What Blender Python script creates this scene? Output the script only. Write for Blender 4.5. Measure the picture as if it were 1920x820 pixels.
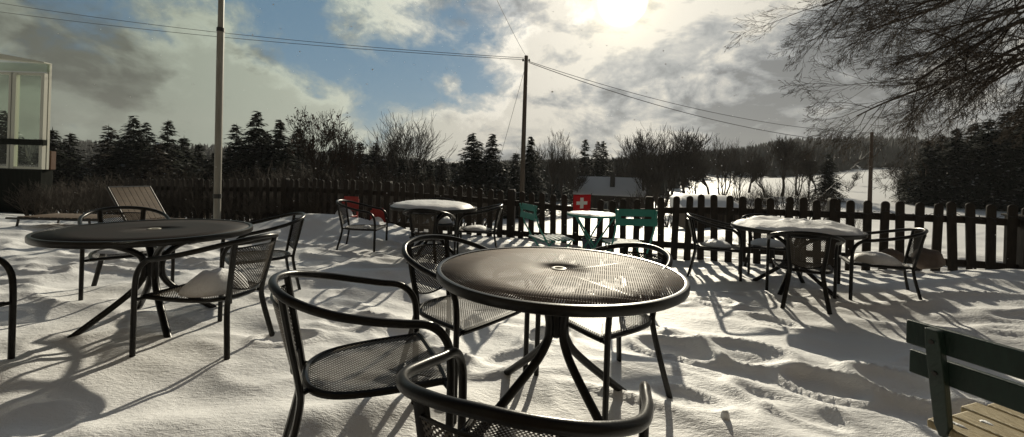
import bpy, math, random
import numpy as np
from mathutils import Vector, Matrix, noise as mnoise

for o in list(bpy.data.objects): bpy.data.objects.remove(o)
S = bpy.context.scene
C = S.collection
R = math.radians
PI = math.pi

# ------------------------------------------------------------------ camera
F, CX, CY, ROLL, EYE = 771.0, 960.0, 328.0, 0.032, 1.14
cam = bpy.data.cameras.new('camera'); camo = bpy.data.objects.new('camera', cam); C.objects.link(camo)
cam.sensor_fit = 'HORIZONTAL'; cam.sensor_width = 36; cam.lens = F/1920*36
cam.shift_y = -(410-CY)/1920
cam.clip_start = 0.02; cam.clip_end = 5000
camo.matrix_world = Matrix.Translation((0, 0, EYE)) @ Matrix.Rotation(R(90), 4, 'X') @ Matrix.Rotation(ROLL, 4, 'Z')
S.camera = camo

def ray(px, py):
    a, b = px-CX, py-CY
    c, s = math.cos(ROLL), math.sin(ROLL)
    return Vector(((a*c+b*s)/F, 1, -(-a*s+b*c)/F))
def at(px, py, Y):
    d = ray(px, py); return Vector((d.x*Y, Y, EYE+d.z*Y))

# ------------------------------------------------------------------ sun and sky
SUND = ray(1168, 2).normalized()
SUN_EL = math.asin(SUND.z); SUN_AZ = math.atan2(SUND.x, SUND.y)      # azimuth from +Y towards +X
sun = bpy.data.lights.new('sun', 'SUN'); suno = bpy.data.objects.new('sun', sun); C.objects.link(suno)
sun.energy = 3.9; sun.angle = R(0.6); sun.color = (1, .91, .72)
suno.rotation_euler = (-SUND).to_track_quat('-Z', 'Y').to_euler()
S.view_settings.view_transform = 'Standard'; S.view_settings.look = 'None'
S.view_settings.gamma = 1; S.view_settings.use_curve_mapping = False
S.view_settings.exposure = 0.28

def world():
    w = bpy.data.worlds.new('World'); S.world = w; w.use_nodes = True
    nt = w.node_tree; nt.nodes.clear(); N = nt.nodes; L = nt.links
    def val(v):
        return v
    def M(op, a, b=None, c=None, clamp=False):
        n = N.new('ShaderNodeMath'); n.operation = op; n.use_clamp = clamp
        for i, x in enumerate((a, b, c)):
            if x is None: continue
            if isinstance(x, (int, float)): n.inputs[i].default_value = x
            else: L.new(x, n.inputs[i])
        return n.outputs[0]
    tc = N.new('ShaderNodeTexCoord'); D = tc.outputs['Generated']
    nrm = N.new('ShaderNodeVectorMath'); nrm.operation = 'NORMALIZE'; L.new(D, nrm.inputs[0]); D = nrm.outputs[0]
    def dotv(v):
        n = N.new('ShaderNodeVectorMath'); n.operation = 'DOT_PRODUCT'; L.new(D, n.inputs[0]); n.inputs[1].default_value = tuple(v); return n.outputs['Value']
    def blob(px, py, sig, amp):      # smooth lump of sky direction, sig in radians
        d = dotv(ray(px, py).normalized())
        e = M('DIVIDE', M('SUBTRACT', d, 1.0), sig*sig)     # (cos-1)/s^2
        return M('MULTIPLY', M('EXPONENT', e), amp)
    def add(lst):
        s = lst[0]
        for x in lst[1:]: s = M('ADD', s, x)
        return s
    def mapr(x, a, b, c, d, smooth=True):
        n = N.new('ShaderNodeMapRange'); n.interpolation_type = 'SMOOTHSTEP' if smooth else 'LINEAR'
        L.new(x, n.inputs[0])
        for i, v in enumerate((a, b, c, d)): n.inputs[i+1].default_value = v
        return n.outputs[0]
    def noise(scale, detail, rough, dist, off, zs=1.35):
        mp = N.new('ShaderNodeMapping'); L.new(D, mp.inputs[0]); mp.inputs['Location'].default_value = off; mp.inputs['Scale'].default_value = (1, 1, zs)
        n = N.new('ShaderNodeTexNoise'); L.new(mp.outputs[0], n.inputs['Vector'])
        n.inputs['Scale'].default_value = scale; n.inputs['Detail'].default_value = detail
        n.inputs['Roughness'].default_value = rough; n.inputs['Distortion'].default_value = dist
        return n.outputs['Fac']
    def mixc(f, a, b):
        n = N.new('ShaderNodeMix'); n.data_type = 'RGBA'
        L.new(f, n.inputs[0]) if not isinstance(f, float) else setattr(n.inputs[0], 'default_value', f)
        for s, x in ((6, a), (7, b)):
            if isinstance(x, tuple): n.inputs[s].default_value = (*x, 1)
            else: L.new(x, n.inputs[s])
        return n.outputs[2]
    def scale(col, f):
        n = N.new('ShaderNodeVectorMath'); n.operation = 'SCALE'; L.new(col, n.inputs[0])
        if isinstance(f, float): n.inputs[3].default_value = f
        else: L.new(f, n.inputs[3])
        return n.outputs[0]
    sky = N.new('ShaderNodeTexSky'); sky.sky_type = 'NISHITA'; sky.sun_disc = False
    sky.sun_elevation = SUN_EL; sky.sun_rotation = SUN_AZ
    sky.air_density = 1.0; sky.dust_density = .4; sky.ozone_density = 2.5
    # ---- where clouds are: noise plus the holes seen in the photograph
    holes = add([blob(690, 130, .13, -.34), blob(600, 120, .10, -.22), blob(820, 120, .10, -.28), blob(890, 140, .07, -.20),
                 blob(570, 15, .07, -.22), blob(490, 60, .07, -.14), blob(400, 20, .07, -.10), blob(330, 70, .07, -.08), blob(120, 5, .14, -.20), blob(230, 40, .07, -.12),
                 blob(1090, 25, .035, -.22), blob(905, 30, .04, -.12), blob(980, 60, .03, -.08),
                 blob(1350, 60, .3, .25), blob(1250, 230, .25, .2), blob(800, 235, .09, .22), blob(600, 225, .09, .2), blob(760, 15, .08, .20), blob(700, 70, .05, .12),
                 blob(200, 200, .18, .16), blob(850, 150, .025, .16), blob(470, 120, .10, .22), blob(640, 45, .06, .16), blob(300, 140, .10, .12)])
    n1 = noise(3.4, 12, .60, .5, (3.1, 1.7, .4))
    n1b = noise(11, 8, .62, .2, (1.1, 4.7, 2.4))
    dens = add([n1, M('MULTIPLY', M('SUBTRACT', n1b, .5), .75), holes])
    cover = mapr(dens, .22, .50, 0, 1)
    rimf = M('MULTIPLY', mapr(dens, .36, .47, 0, 1), mapr(dens, .47, .62, 1, 0))
    # ---- how bright a cloud is: thin near its edge, grey where thick, bright towards the sun
    n2 = noise(4.6, 10, .58, .35, (7.3, 2.2, 5.4), 1.9)
    n3 = noise(15, 7, .6, .3, (2.3, 9.2, 1.4), 1.6)
    ds = dotv(SUND)
    near = M('EXPONENT', M('DIVIDE', M('SUBTRACT', ds, 1.0), .10))
    mid = M('EXPONENT', M('DIVIDE', M('SUBTRACT', ds, 1.0), .035))
    thick = add([mapr(n2, .40, .62, -.1, 1), M('MULTIPLY', M('SUBTRACT', n3, .5), 1.7),
                 blob(1180, 220, .16, .55), blob(1420, 215, .12, .6), blob(1560, 240, .2, .4), blob(1750, 150, .3, .25),
                 blob(420, 60, .12, .2), blob(250, 130, .15, .12), blob(60, 230, .16, .10), blob(1330, 90, .14, -.6), blob(1400, 60, .2, -.4), blob(700, 210, .13, -.6), blob(860, 230, .08, -.4), blob(450, 180, .15, -.3), blob(1160, 110, .12, -.4),
                 blob(560, 200, .10, -.2), blob(1040, 235, .05, .2), blob(1180, 275, .06, -.7), blob(1000, 60, .12, -.35),
                 blob(760, 20, .08, -.3), blob(1100, 290, .07, -.4), blob(1240, 205, .03, -.35), blob(700, 190, .05, -.2)])
    thick = M('MINIMUM', M('MAXIMUM', thick, 0.0), 1.0)
    gain = add([M('MULTIPLY', near, .25), M('MULTIPLY', mid, .08), .05, M('MULTIPLY', mapr(ds, .1, .95, 0, 1), .28)])
    sz = N.new('ShaderNodeSeparateXYZ'); L.new(D, sz.inputs[0])
    gain = M('MULTIPLY', gain, mapr(sz.outputs[2], .46, .80, 1, .30))  # unseen clouds overhead dimmed to lower the ambient light
    shade = mapr(thick, 0, 1, 1.25, .40, False)
    br = M('MULTIPLY', M('MULTIPLY', gain, shade), M('ADD', 1.0, M('MULTIPLY', rimf, .28)))
    hue = mixc(mapr(thick, 0, .9, 0, 1), (1.0, .945, .82), (.90, .93, .93))
    hue = mixc(mapr(dotv(Vector((-.85, .5, .15)).normalized()), .55, .95, 0, 1), hue, (.84, .94, .76))  # green cast of the reflected room, put into the left clouds' colour
    hue = mixc(mapr(sz.outputs[2], .44, .75, 0, 1), hue, (.70, .88, 1.15))
    cloud = scale(hue, br)
    blue = scale(sky.outputs[0], .062)
    blue = mixc(.75, blue, (.085, .175, .245))
    blue = scale(blue, mapr(dotv(ray(760, 150).normalized()), .70, .98, .45, 1.0))
    # aureole and the sun itself, burnt out behind thin cloud
    col = mixc(cover, blue, cloud)
    glow = add([M('MULTIPLY', M('EXPONENT', M('DIVIDE', M('SUBTRACT', ds, 1.0), .0018)), .60),
                M('MULTIPLY', M('EXPONENT', M('DIVIDE', M('SUBTRACT', ds, 1.0), .010)), .06)])
    disc = mapr(ds, math.cos(.056), math.cos(.022), 0, 4.5)
    g1 = N.new('ShaderNodeVectorMath'); g1.operation = 'SCALE'; g1.inputs[0].default_value = (1, .82, .40); L.new(glow, g1.inputs[3])
    g2 = N.new('ShaderNodeVectorMath'); g2.operation = 'SCALE'; g2.inputs[0].default_value = (1, .95, .8); L.new(disc, g2.inputs[3])
    a1 = N.new('ShaderNodeVectorMath'); L.new(col, a1.inputs[0]); L.new(g1.outputs[0], a1.inputs[1])
    a2 = N.new('ShaderNodeVectorMath'); L.new(a1.outputs[0], a2.inputs[0]); L.new(g2.outputs[0], a2.inputs[1])
    bg = N.new('ShaderNodeBackground'); bg.inputs[1].default_value = 1.0
    # colours above are finished radiances; the Background strength stays in the daylight range
    up = scale(a2.outputs[0], 10.0); L.new(up, bg.inputs[0]); bg.inputs[1].default_value = 0.1
    out = N.new('ShaderNodeOutputWorld'); L.new(bg.outputs[0], out.inputs[0])
    w.cycles.sampling_method = 'MANUAL'; w.cycles.sample_map_resolution = 1024
world()

# ------------------------------------------------------------------ materials
def mat(name, col, rough=.6, metal=0, var=None, bump=None, spec=.5, sheen=0):
    m = bpy.data.materials.new(name); m.use_nodes = True
    nt = m.node_tree; b = nt.nodes['Principled BSDF']; L = nt.links
    b.inputs['Base Color'].default_value = (*col, 1); b.inputs['Roughness'].default_value = rough
    b.inputs['Metallic'].default_value = metal; b.inputs['Specular IOR Level'].default_value = spec
    tc = nt.nodes.new('ShaderNodeTexCoord')
    if var:      # (colour2, scale, detail, stretch)
        c2, sc, st = var
        mp = nt.nodes.new('ShaderNodeMapping'); L.new(tc.outputs['Object'], mp.inputs[0]); mp.inputs['Scale'].default_value = st
        n = nt.nodes.new('ShaderNodeTexNoise'); n.inputs['Scale'].default_value = sc; n.inputs['Detail'].default_value = 8; n.inputs['Roughness'].default_value = .65
        L.new(mp.outputs[0], n.inputs['Vector'])
        r = nt.nodes.new('ShaderNodeValToRGB'); r.color_ramp.elements[0].position = .35; r.color_ramp.elements[1].position = .65
        r.color_ramp.elements[0].color = (*col, 1); r.color_ramp.elements[1].color = (*c2, 1)
        L.new(n.outputs['Fac'], r.inputs[0]); L.new(r.outputs[0], b.inputs['Base Color'])
    if bump:
        sc, dist, st = bump
        mp = nt.nodes.new('ShaderNodeMapping'); L.new(tc.outputs['Object'], mp.inputs[0]); mp.inputs['Scale'].default_value = st
        n = nt.nodes.new('ShaderNodeTexNoise'); n.inputs['Scale'].default_value = sc; n.inputs['Detail'].default_value = 6; L.new(mp.outputs[0], n.inputs['Vector'])
        bm = nt.nodes.new('ShaderNodeBump'); bm.inputs['Distance'].default_value = dist; bm.inputs['Strength'].default_value = 1
        L.new(n.outputs['Fac'], bm.inputs['Height']); L.new(bm.outputs[0], b.inputs['Normal'])
    return m

def holes(m, axes, kind, p):
    """cut real see-through perforations into a sheet-metal material"""
    nt = m.node_tree; N = nt.nodes; L = nt.links
    tc = N.new('ShaderNodeTexCoord'); sp = N.new('ShaderNodeSeparateXYZ'); L.new(tc.outputs['Object'], sp.inputs[0])
    def cosx(o, period, ph=0):
        a = N.new('ShaderNodeMath'); a.operation = 'MULTIPLY_ADD'; L.new(o, a.inputs[0]); a.inputs[1].default_value = 2*PI/period; a.inputs[2].default_value = ph
        c = N.new('ShaderNodeMath'); c.operation = 'COSINE'; L.new(a.outputs[0], c.inputs[0]); return c.outputs[0]
    def op(o, a, b):
        n = N.new('ShaderNodeMath'); n.operation = o
        for i, x in enumerate((a, b)):
            if isinstance(x, (int, float)): n.inputs[i].default_value = x
            else: L.new(x, n.inputs[i])
        return n.outputs[0]
    A, B = sp.outputs[axes[0]], sp.outputs[axes[1]]
    if kind == 'dots':
        h = op('GREATER_THAN', op('MULTIPLY', cosx(A, p), cosx(B, p)), -.02+.1)
    else:
        ca = cosx(A, p)
        h = op('MULTIPLY', op('GREATER_THAN', ca, .58), op('GREATER_THAN', cosx(B, p*9), -.985))
        bm = N.new('ShaderNodeBump'); bm.inputs['Distance'].default_value = .0006; L.new(op('MULTIPLY', ca, -.5), bm.inputs['Height'])
        L.new(bm.outputs[0], N['Principled BSDF'].inputs['Normal'])
    tr = N.new('ShaderNodeBsdfTransparent'); mx = N.new('ShaderNodeMixShader')
    L.new(h, mx.inputs[0]); L.new(N['Principled BSDF'].outputs[0], mx.inputs[1]); L.new(tr.outputs[0], mx.inputs[2])
    L.new(mx.outputs[0], N['Material Output'].inputs[0])
    return m

def snow_mat():
    m = bpy.data.materials.new('snow'); m.use_nodes = True
    nt = m.node_tree; b = nt.nodes['Principled BSDF']; L = nt.links; N = nt.nodes
    b.inputs['Base Color'].default_value = (.86, .86, .86, 1); b.inputs['Roughness'].default_value = .55
    b.inputs['Specular IOR Level'].default_value = .35
    tc = N.new('ShaderNodeTexCoord')
    def nz(sc, det, st=(1, 1, 1)):
        mp = N.new('ShaderNodeMapping'); L.new(tc.outputs['Object'], mp.inputs[0]); mp.inputs['Scale'].default_value = st
        n = N.new('ShaderNodeTexNoise'); n.inputs['Scale'].default_value = sc; n.inputs['Detail'].default_value = det; L.new(mp.outputs[0], n.inputs['Vector']); return n.outputs['Fac']
    b1 = N.new('ShaderNodeBump'); b1.inputs['Distance'].default_value = .005; L.new(nz(22, 8, (1, 1.8, 1)), b1.inputs['Height'])
    b3 = N.new('ShaderNodeBump'); b3.inputs['Distance'].default_value = .0034; L.new(nz(62, 5, (.7, 1.9, 1)), b3.inputs['Height']); L.new(b1.outputs[0], b3.inputs['Normal']); b1 = b3
    b2 = N.new('ShaderNodeBump'); b2.inputs['Distance'].default_value = .0022; L.new(nz(240, 3), b2.inputs['Height']); L.new(b1.outputs[0], b2.inputs['Normal'])
    L.new(b2.outputs[0], b.inputs['Normal'])
    return m

SNOW = snow_mat()
MT = {
 'tube': mat('black_powder_coat', (.005, .005, .0045), .30, .0, var=((.012, .010, .008), 18, (1, 1, 1)), bump=(160, .0003, (1, 1, 1)), spec=.22),
 'rim': mat('dark_rim', (.005, .005, .0045), .32, 0, var=((.012, .010, .008), 9, (1, 1, 1)), bump=(120, .0003, (1, 1, 1)), spec=.3),
 'seat': holes(mat('perforated_seat', (.040, .033, .025), .5, 0, spec=.35, var=((.080, .066, .050), 7, (1, 1, 1))), (0, 1), 'dots', .0155),
 'back': holes(mat('perforated_back', (.040, .033, .025), .5, 0, spec=.35, var=((.080, .066, .050), 7, (1, 1, 1))), (0, 2), 'dots', .0155),
 'top': holes(mat('slotted_table_top', (.12, .092, .068), .62, 0, spec=.25, var=((.17, .118, .085), 3, (1, 1, 1))), (0, 1), 'slots', .0092),
 'top_dark': mat('dark_table_top', (.016, .012, .009), .55, spec=.15, var=((.028, .018, .013), 3, (1, 1, 1))),
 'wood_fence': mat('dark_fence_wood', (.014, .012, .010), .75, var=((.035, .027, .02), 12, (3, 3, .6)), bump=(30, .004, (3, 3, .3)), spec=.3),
 'bark': mat('dark_bark', (.035, .027, .02), .85, var=((.085, .066, .05), 10, (1, 1, .3)), spec=.2),
 'bark_far': mat('grey_bark', (.035, .029, .024), .85, var=((.075, .062, .05), 3, (1, 1, .4)), spec=.2),
 'needle': mat('spruce_needles', (.014, .020, .012), .8, var=((.030, .036, .020), 1.4, (1, 1, 1)), spec=.25),
 'needle_brown': mat('brown_spruce_needles', (.028, .022, .014), .8, var=((.045, .034, .022), 1.2, (1, 1, 1)), spec=.25),
 'forest': mat('forest_needles', (.014, .016, .013), .85, var=((.030, .030, .026), .05, (1, 1, 1)), spec=.15),
 'teal': mat('teal_paint', (.014, .155, .13), .42, var=((.024, .20, .165), 20, (1, 1, 1)), spec=.5),
 'green': mat('dark_green_paint', (.005, .019, .014), .5, var=((.010, .030, .022), 14, (8, 1, 1)), bump=(40, .002, (8, 1, 1))),
 'weathered': mat('weathered_planks', (.30, .235, .125), .55, var=((.42, .35, .21), 9, (9, 1, 1)), bump=(22, .006, (9, 1, 1))),
 'red': mat('red_paint', (.30, .018, .014), .6, var=((.38, .04, .03), 14, (1, 1, 1))),
 'flag_red': mat('flag_red_cloth', (.55, .012, .018), .8), 'flag_white': mat('flag_white_cloth', (.8, .8, .8), .8),
 'pole_paint': mat('grey_white_pole_paint', (.30, .29, .25), .45, var=((.20, .19, .16), 5, (3, 3, .5))),
 'pole_band': mat('dark_pole_band', (.03, .03, .03), .5),
 'pole_wood': mat('creosoted_pole_wood', (.04, .03, .022), .8, var=((.075, .055, .038), 6, (4, 4, .4)), bump=(10, .01, (4, 4, .3))),
 'pole_brown': mat('brown_pole_wood', (.045, .028, .018), .8, var=((.075, .048, .032), 6, (4, 4, .4))),
 'wire': mat('wire', (.02, .02, .022), .5),
 'chalet_wood': mat('chalet_brown_boards', (.045, .032, .022), .8, var=((.08, .055, .036), 3, (6, 6, .4))),
 'window_frame': mat('pale_window_frame', (.55, .55, .47), .5), 'glass_dark': mat('dark_glass', (.03, .035, .035), .08, spec=.8),
 'stone': mat('chimney_stone', (.05, .045, .04), .9, bump=(6, .03, (1, 1, 1))),
 'boulder': mat('brown_boulder', (.11, .080, .062), .85, var=((.18, .14, .115), 5, (1, 1, 1)), bump=(9, .02, (1, 1, 1))),
 'lounge_wood': mat('teak_slats', (.075, .045, .022), .6, var=((.12, .075, .038), 6, (12, 1, 1)), bump=(20, .003, (12, 1, 1))),
 'dark_metal': mat('dark_metal', (.03, .027, .024), .5), 'blue': mat('dark_blue_plastic', (.012, .02, .055), .4),
 'hub_ring': mat('pale_plastic_ring', (.55, .53, .46), .5), 'dark_boards': mat('dark_boarding', (.008, .010, .008), .8, var=((.016, .018, .014), 3, (5, 5, .5)), spec=.1),
 'orange_wood': mat('orange_wood', (.10, .045, .02), .6), 'ochre_leaf': mat('dead_leaf_clusters', (.05, .028, .018), .8),
}
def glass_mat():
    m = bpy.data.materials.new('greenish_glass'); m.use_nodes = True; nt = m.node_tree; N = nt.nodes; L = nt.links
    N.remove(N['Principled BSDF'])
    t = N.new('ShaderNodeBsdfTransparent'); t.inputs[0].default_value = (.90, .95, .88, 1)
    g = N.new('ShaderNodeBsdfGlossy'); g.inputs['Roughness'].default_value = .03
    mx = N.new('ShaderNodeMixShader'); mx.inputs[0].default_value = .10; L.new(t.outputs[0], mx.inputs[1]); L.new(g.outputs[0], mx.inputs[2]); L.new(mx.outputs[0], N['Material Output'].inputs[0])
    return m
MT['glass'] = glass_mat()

# ------------------------------------------------------------------ mesh helpers
def catmull(pts, n=6, closed=False):
    P = [Vector(p) for p in pts]; out = []
    m = len(P)
    for i in range(m if closed else m-1):
        if closed: p0, p1, p2, p3 = P[(i-1) % m], P[i], P[(i+1) % m], P[(i+2) % m]
        else: p0, p1, p2, p3 = P[max(i-1, 0)], P[i], P[i+1], P[min(i+2, m-1)]
        for k in range(n):
            t = k/n
            out.append(.5*((2*p1)+(-p0+p2)*t+(2*p0-5*p1+4*p2-p3)*t*t+(-p0+3*p1-3*p2+p3)*t**3))
    if not closed: out.append(P[-1])
    return out

class MB:
    def __init__(s): s.v = []; s.f = []
    def tube(s, pts, r, sides=8, closed=False, cap=True, flat=None, up0=None):
        P = [Vector(p) for p in pts]; n = len(P)
        if not isinstance(r, (list, tuple)): r = [r]*n
        base = len(s.v); prev = None
        for i in range(n):
            if closed: t = P[(i+1) % n]-P[(i-1) % n]
            else: t = P[min(i+1, n-1)]-P[max(i-1, 0)]
            t = t.normalized() if t.length > 1e-9 else Vector((0, 0, 1))
            if prev is None:
                u = Vector(up0) if up0 else (Vector((0, 0, 1)) if abs(t.z) < .9 else Vector((0, 1, 0)))
            else: u = prev
            u = (u-t*u.dot(t)); u = u.normalized() if u.length > 1e-6 else t.orthogonal().normalized()
            prev = u; w = t.cross(u)
            for k in range(sides):
                a = 2*PI*k/sides
                ru, rw = (r[i], r[i]) if not flat else (r[i]*flat[0], r[i]*flat[1])
                s.v.append(P[i]+u*math.cos(a)*ru+w*math.sin(a)*rw)
        m = n if closed else n-1
        for i in range(m):
            a = base+i*sides; b = base+((i+1) % n)*sides
            for k in range(sides):
                k2 = (k+1) % sides; s.f.append((a+k, a+k2, b+k2, b+k))
        if cap and not closed:
            s.f.append(tuple(base+k for k in reversed(range(sides)))); s.f.append(tuple(base+(n-1)*sides+k for k in range(sides)))
        return s
    def box(s, c, d, rot=None):
        c = Vector(c); base = len(s.v); m = rot or Matrix.Identity(3)
        for x in (-.5, .5):
            for y in (-.5, .5):
                for z in (-.5, .5): s.v.append(c+m @ Vector((x*d[0], y*d[1], z*d[2])))
        for q in ((0, 1, 3, 2), (4, 6, 7, 5), (0, 4, 5, 1), (2, 3, 7, 6), (0, 2, 6, 4), (1, 5, 7, 3)): s.f.append(tuple(base+i for i in q))
        return s
    def bar(s, a, b, w, t, side=(1, 0, 0)):       # straight strap from a to b, w wide along side
        a, b = Vector(a), Vector(b); z = (b-a).normalized(); x = Vector(side); x = (x-z*x.dot(z)).normalized(); y = z.cross(x)
        return s.box((a+b)/2, (w, t, (b-a).length), Matrix((x, y, z)).transposed())
    def prism(s, poly, thick, M_=None):          # polygon in xy extruded along z
        base = len(s.v); n = len(poly); M_ = M_ or Matrix.Identity(4)
        for z in (-thick/2, thick/2):
            for p in poly: s.v.append(M_ @ Vector((p[0], p[1], z)))
        s.f.append(tuple(base+i for i in reversed(range(n)))); s.f.append(tuple(base+n+i for i in range(n)))
        for i in range(n):
            j = (i+1) % n; s.f.append((base+i, base+j, base+n+j, base+n+i))
        return s
    def lathe(s, prof, n=48, center=(0, 0, 0)):
        base = len(s.v); c = Vector(center)
        for (r, z) in prof:
            for k in range(n):
                a = 2*PI*k/n; s.v.append(c+Vector((r*math.cos(a), r*math.sin(a), z)))
        for i in range(len(prof)-1):
            for k in range(n):
                k2 = (k+1) % n; s.f.append((base+i*n+k, base+i*n+k2, base+(i+1)*n+k2, base+(i+1)*n+k))
        return s
    def build(s, name, m, parent=None, smooth=True, loc=None, bevel=0):
        me = bpy.data.meshes.new(name); me.from_pydata([tuple(v) for v in s.v], [], s.f); me.update()
        me.materials.append(MT[m] if isinstance(m, str) else m)
        if smooth and len(me.polygons):
            me.polygons.foreach_set('use_smooth', [True]*len(me.polygons))
            try: me.set_sharp_from_angle(angle=R(38))
            except Exception: pass
        o = bpy.data.objects.new(name, me); C.objects.link(o)
        if parent: o.parent = parent
        if loc: o.location = loc
        if bevel:
            b = o.modifiers.new('b', 'BEVEL'); b.width = bevel; b.segments = 2; b.limit_method = 'ANGLE'
        return o

def tag(o, label=None, cat=None, group=None, kind=None):
    if label: o['label'] = label
    if cat: o['category'] = cat
    if group: o['group'] = group
    if kind: o['kind'] = kind
    return o
def empty(name, loc, rz=0, **kw):
    o = bpy.data.objects.new(name, None); C.objects.link(o); o.location = loc; o.rotation_euler = (0, 0, rz); o.empty_display_size = .1
    return tag(o, **kw)
def kids(o): return [x for x in bpy.data.objects if x.parent == o]
KID = {}
def copy_tree(o, parent=None):
    if o not in KID: KID[o] = kids(o)
    c = o.copy(); C.objects.link(c); c.parent = parent
    for ch in KID[o]: copy_tree(ch, c)
    return c
def facing(fx, fy): return math.atan2(-fx, fy)    # rotation that turns local +Y to (fx, fy)

# ------------------------------------------------------------------ ground
ZR = np.array([-60, 0, 3, 6.6, 9, 15, 25, 50, 90, 150, 250, 400, 520, 700, 2000], float)
UC = np.array([-1.35, -.8, -.3, .05, .3, .6, .95, 1.35])
TZ = np.array([
 [0, 0, .04, .12, -.10, -.8, -2.0, -3.5, -5, -6, -3, 12, 22, 20, 10],
 [0, 0, .04, .10, -.10, -.8, -2.0, -3.5, -5, -6, -3, 12, 22, 20, 10],
 [0, 0, .02, .08, -.15, -.9, -2.0, -3.5, -4.5, -4, 0, 10, 16, 14, 8],
 [0, 0, .00, .12, -.12, -.9, -2.0, -3.5, -3.5, -2, 3, 10, 14, 12, 8],
 [0, 0, .00, .02, -.20, -.8, -1.9, -3.2, -3, 1, 7, 16, 22, 20, 10],
 [0, 0, .00, .02, -.15, -.6, -.8, 0, 1.6, 3.2, 13, 33, 44, 40, 20],
 [0, 0, .00, .05, -.10, -.5, -.7, .6, 3.6, 7.2, 17, 38, 50, 46, 24],
 [0, 0, .00, .05, -.10, -.5, -.7, .8, 4.2, 8.5, 19, 40, 54, 50, 26]])
rngN = np.random.default_rng(7)
PERM = rngN.random((256, 256))
def vnoise(x, y):
    xi = np.floor(x).astype(int); yi = np.floor(y).astype(int); fx = x-xi; fy = y-yi
    fx = fx*fx*(3-2*fx); fy = fy*fy*(3-2*fy)
    g = lambda a, b: PERM[a & 255, b & 255]
    return (g(xi, yi)*(1-fx)+g(xi+1, yi)*fx)*(1-fy)+(g(xi, yi+1)*(1-fx)+g(xi+1, yi+1)*fx)*fy
def fbm(x, y, o=4):
    s = 0; a = .5; t = 0
    for k in range(o): s = s+a*vnoise(x*2**k+k*17.3, y*2**k+k*9.1); t += a; a *= .5
    return s/t
def sstep(a, b, x): t = np.clip((x-a)/(b-a), 0, 1); return t*t*(3-2*t)
def gauss(x, y, cx, cy, sx, sy, ang=0):
    c, s = math.cos(ang), math.sin(ang); dx = x-cx; dy = y-cy; a = dx*c+dy*s; b = -dx*s+dy*c
    return np.exp(-.5*((a/sx)**2+(b/sy)**2))
_pr = random.Random(5)
PRINTS = []      # footprints: (x, y, angle, size, depth)
def trail(x0, y0, x1, y1, n, d=.05, sp=.12):
    a = math.atan2(y1-y0, x1-x0)
    for i in range(n):
        t = (i+.5)/n; s = sp*(1 if i % 2 else -1)
        PRINTS.append((x0+(x1-x0)*t-math.sin(a)*s+_pr.uniform(-.04, .04), y0+(y1-y0)*t+math.cos(a)*s+_pr.uniform(-.04, .04), a+_pr.uniform(-.25, .25), _pr.uniform(.9, 1.25), d*_pr.uniform(.7, 1.2)))
trail(.95, 2.75, 2.5, 1.9, 5, .04, .08); trail(.85, 2.3, 2.1, 1.35, 4, .03, .10)
trail(-1.5, 2.6, -.5, 2.85, 3, .035); trail(-.9, 2.05, .5, 2.75, 4, .04); trail(-4.5, 3.9, -2.6, 4.6, 7, .05)
trail(1.3, 3.9, 2.3, 3.2, 3, .025)
for a in ((3.5, 9, 9, 8.5, 22), (4, 12, 14, 10.5, 24), (6, 8, 12, 13, 22)): trail(*a[:4], a[4], .12, .18)
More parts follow.
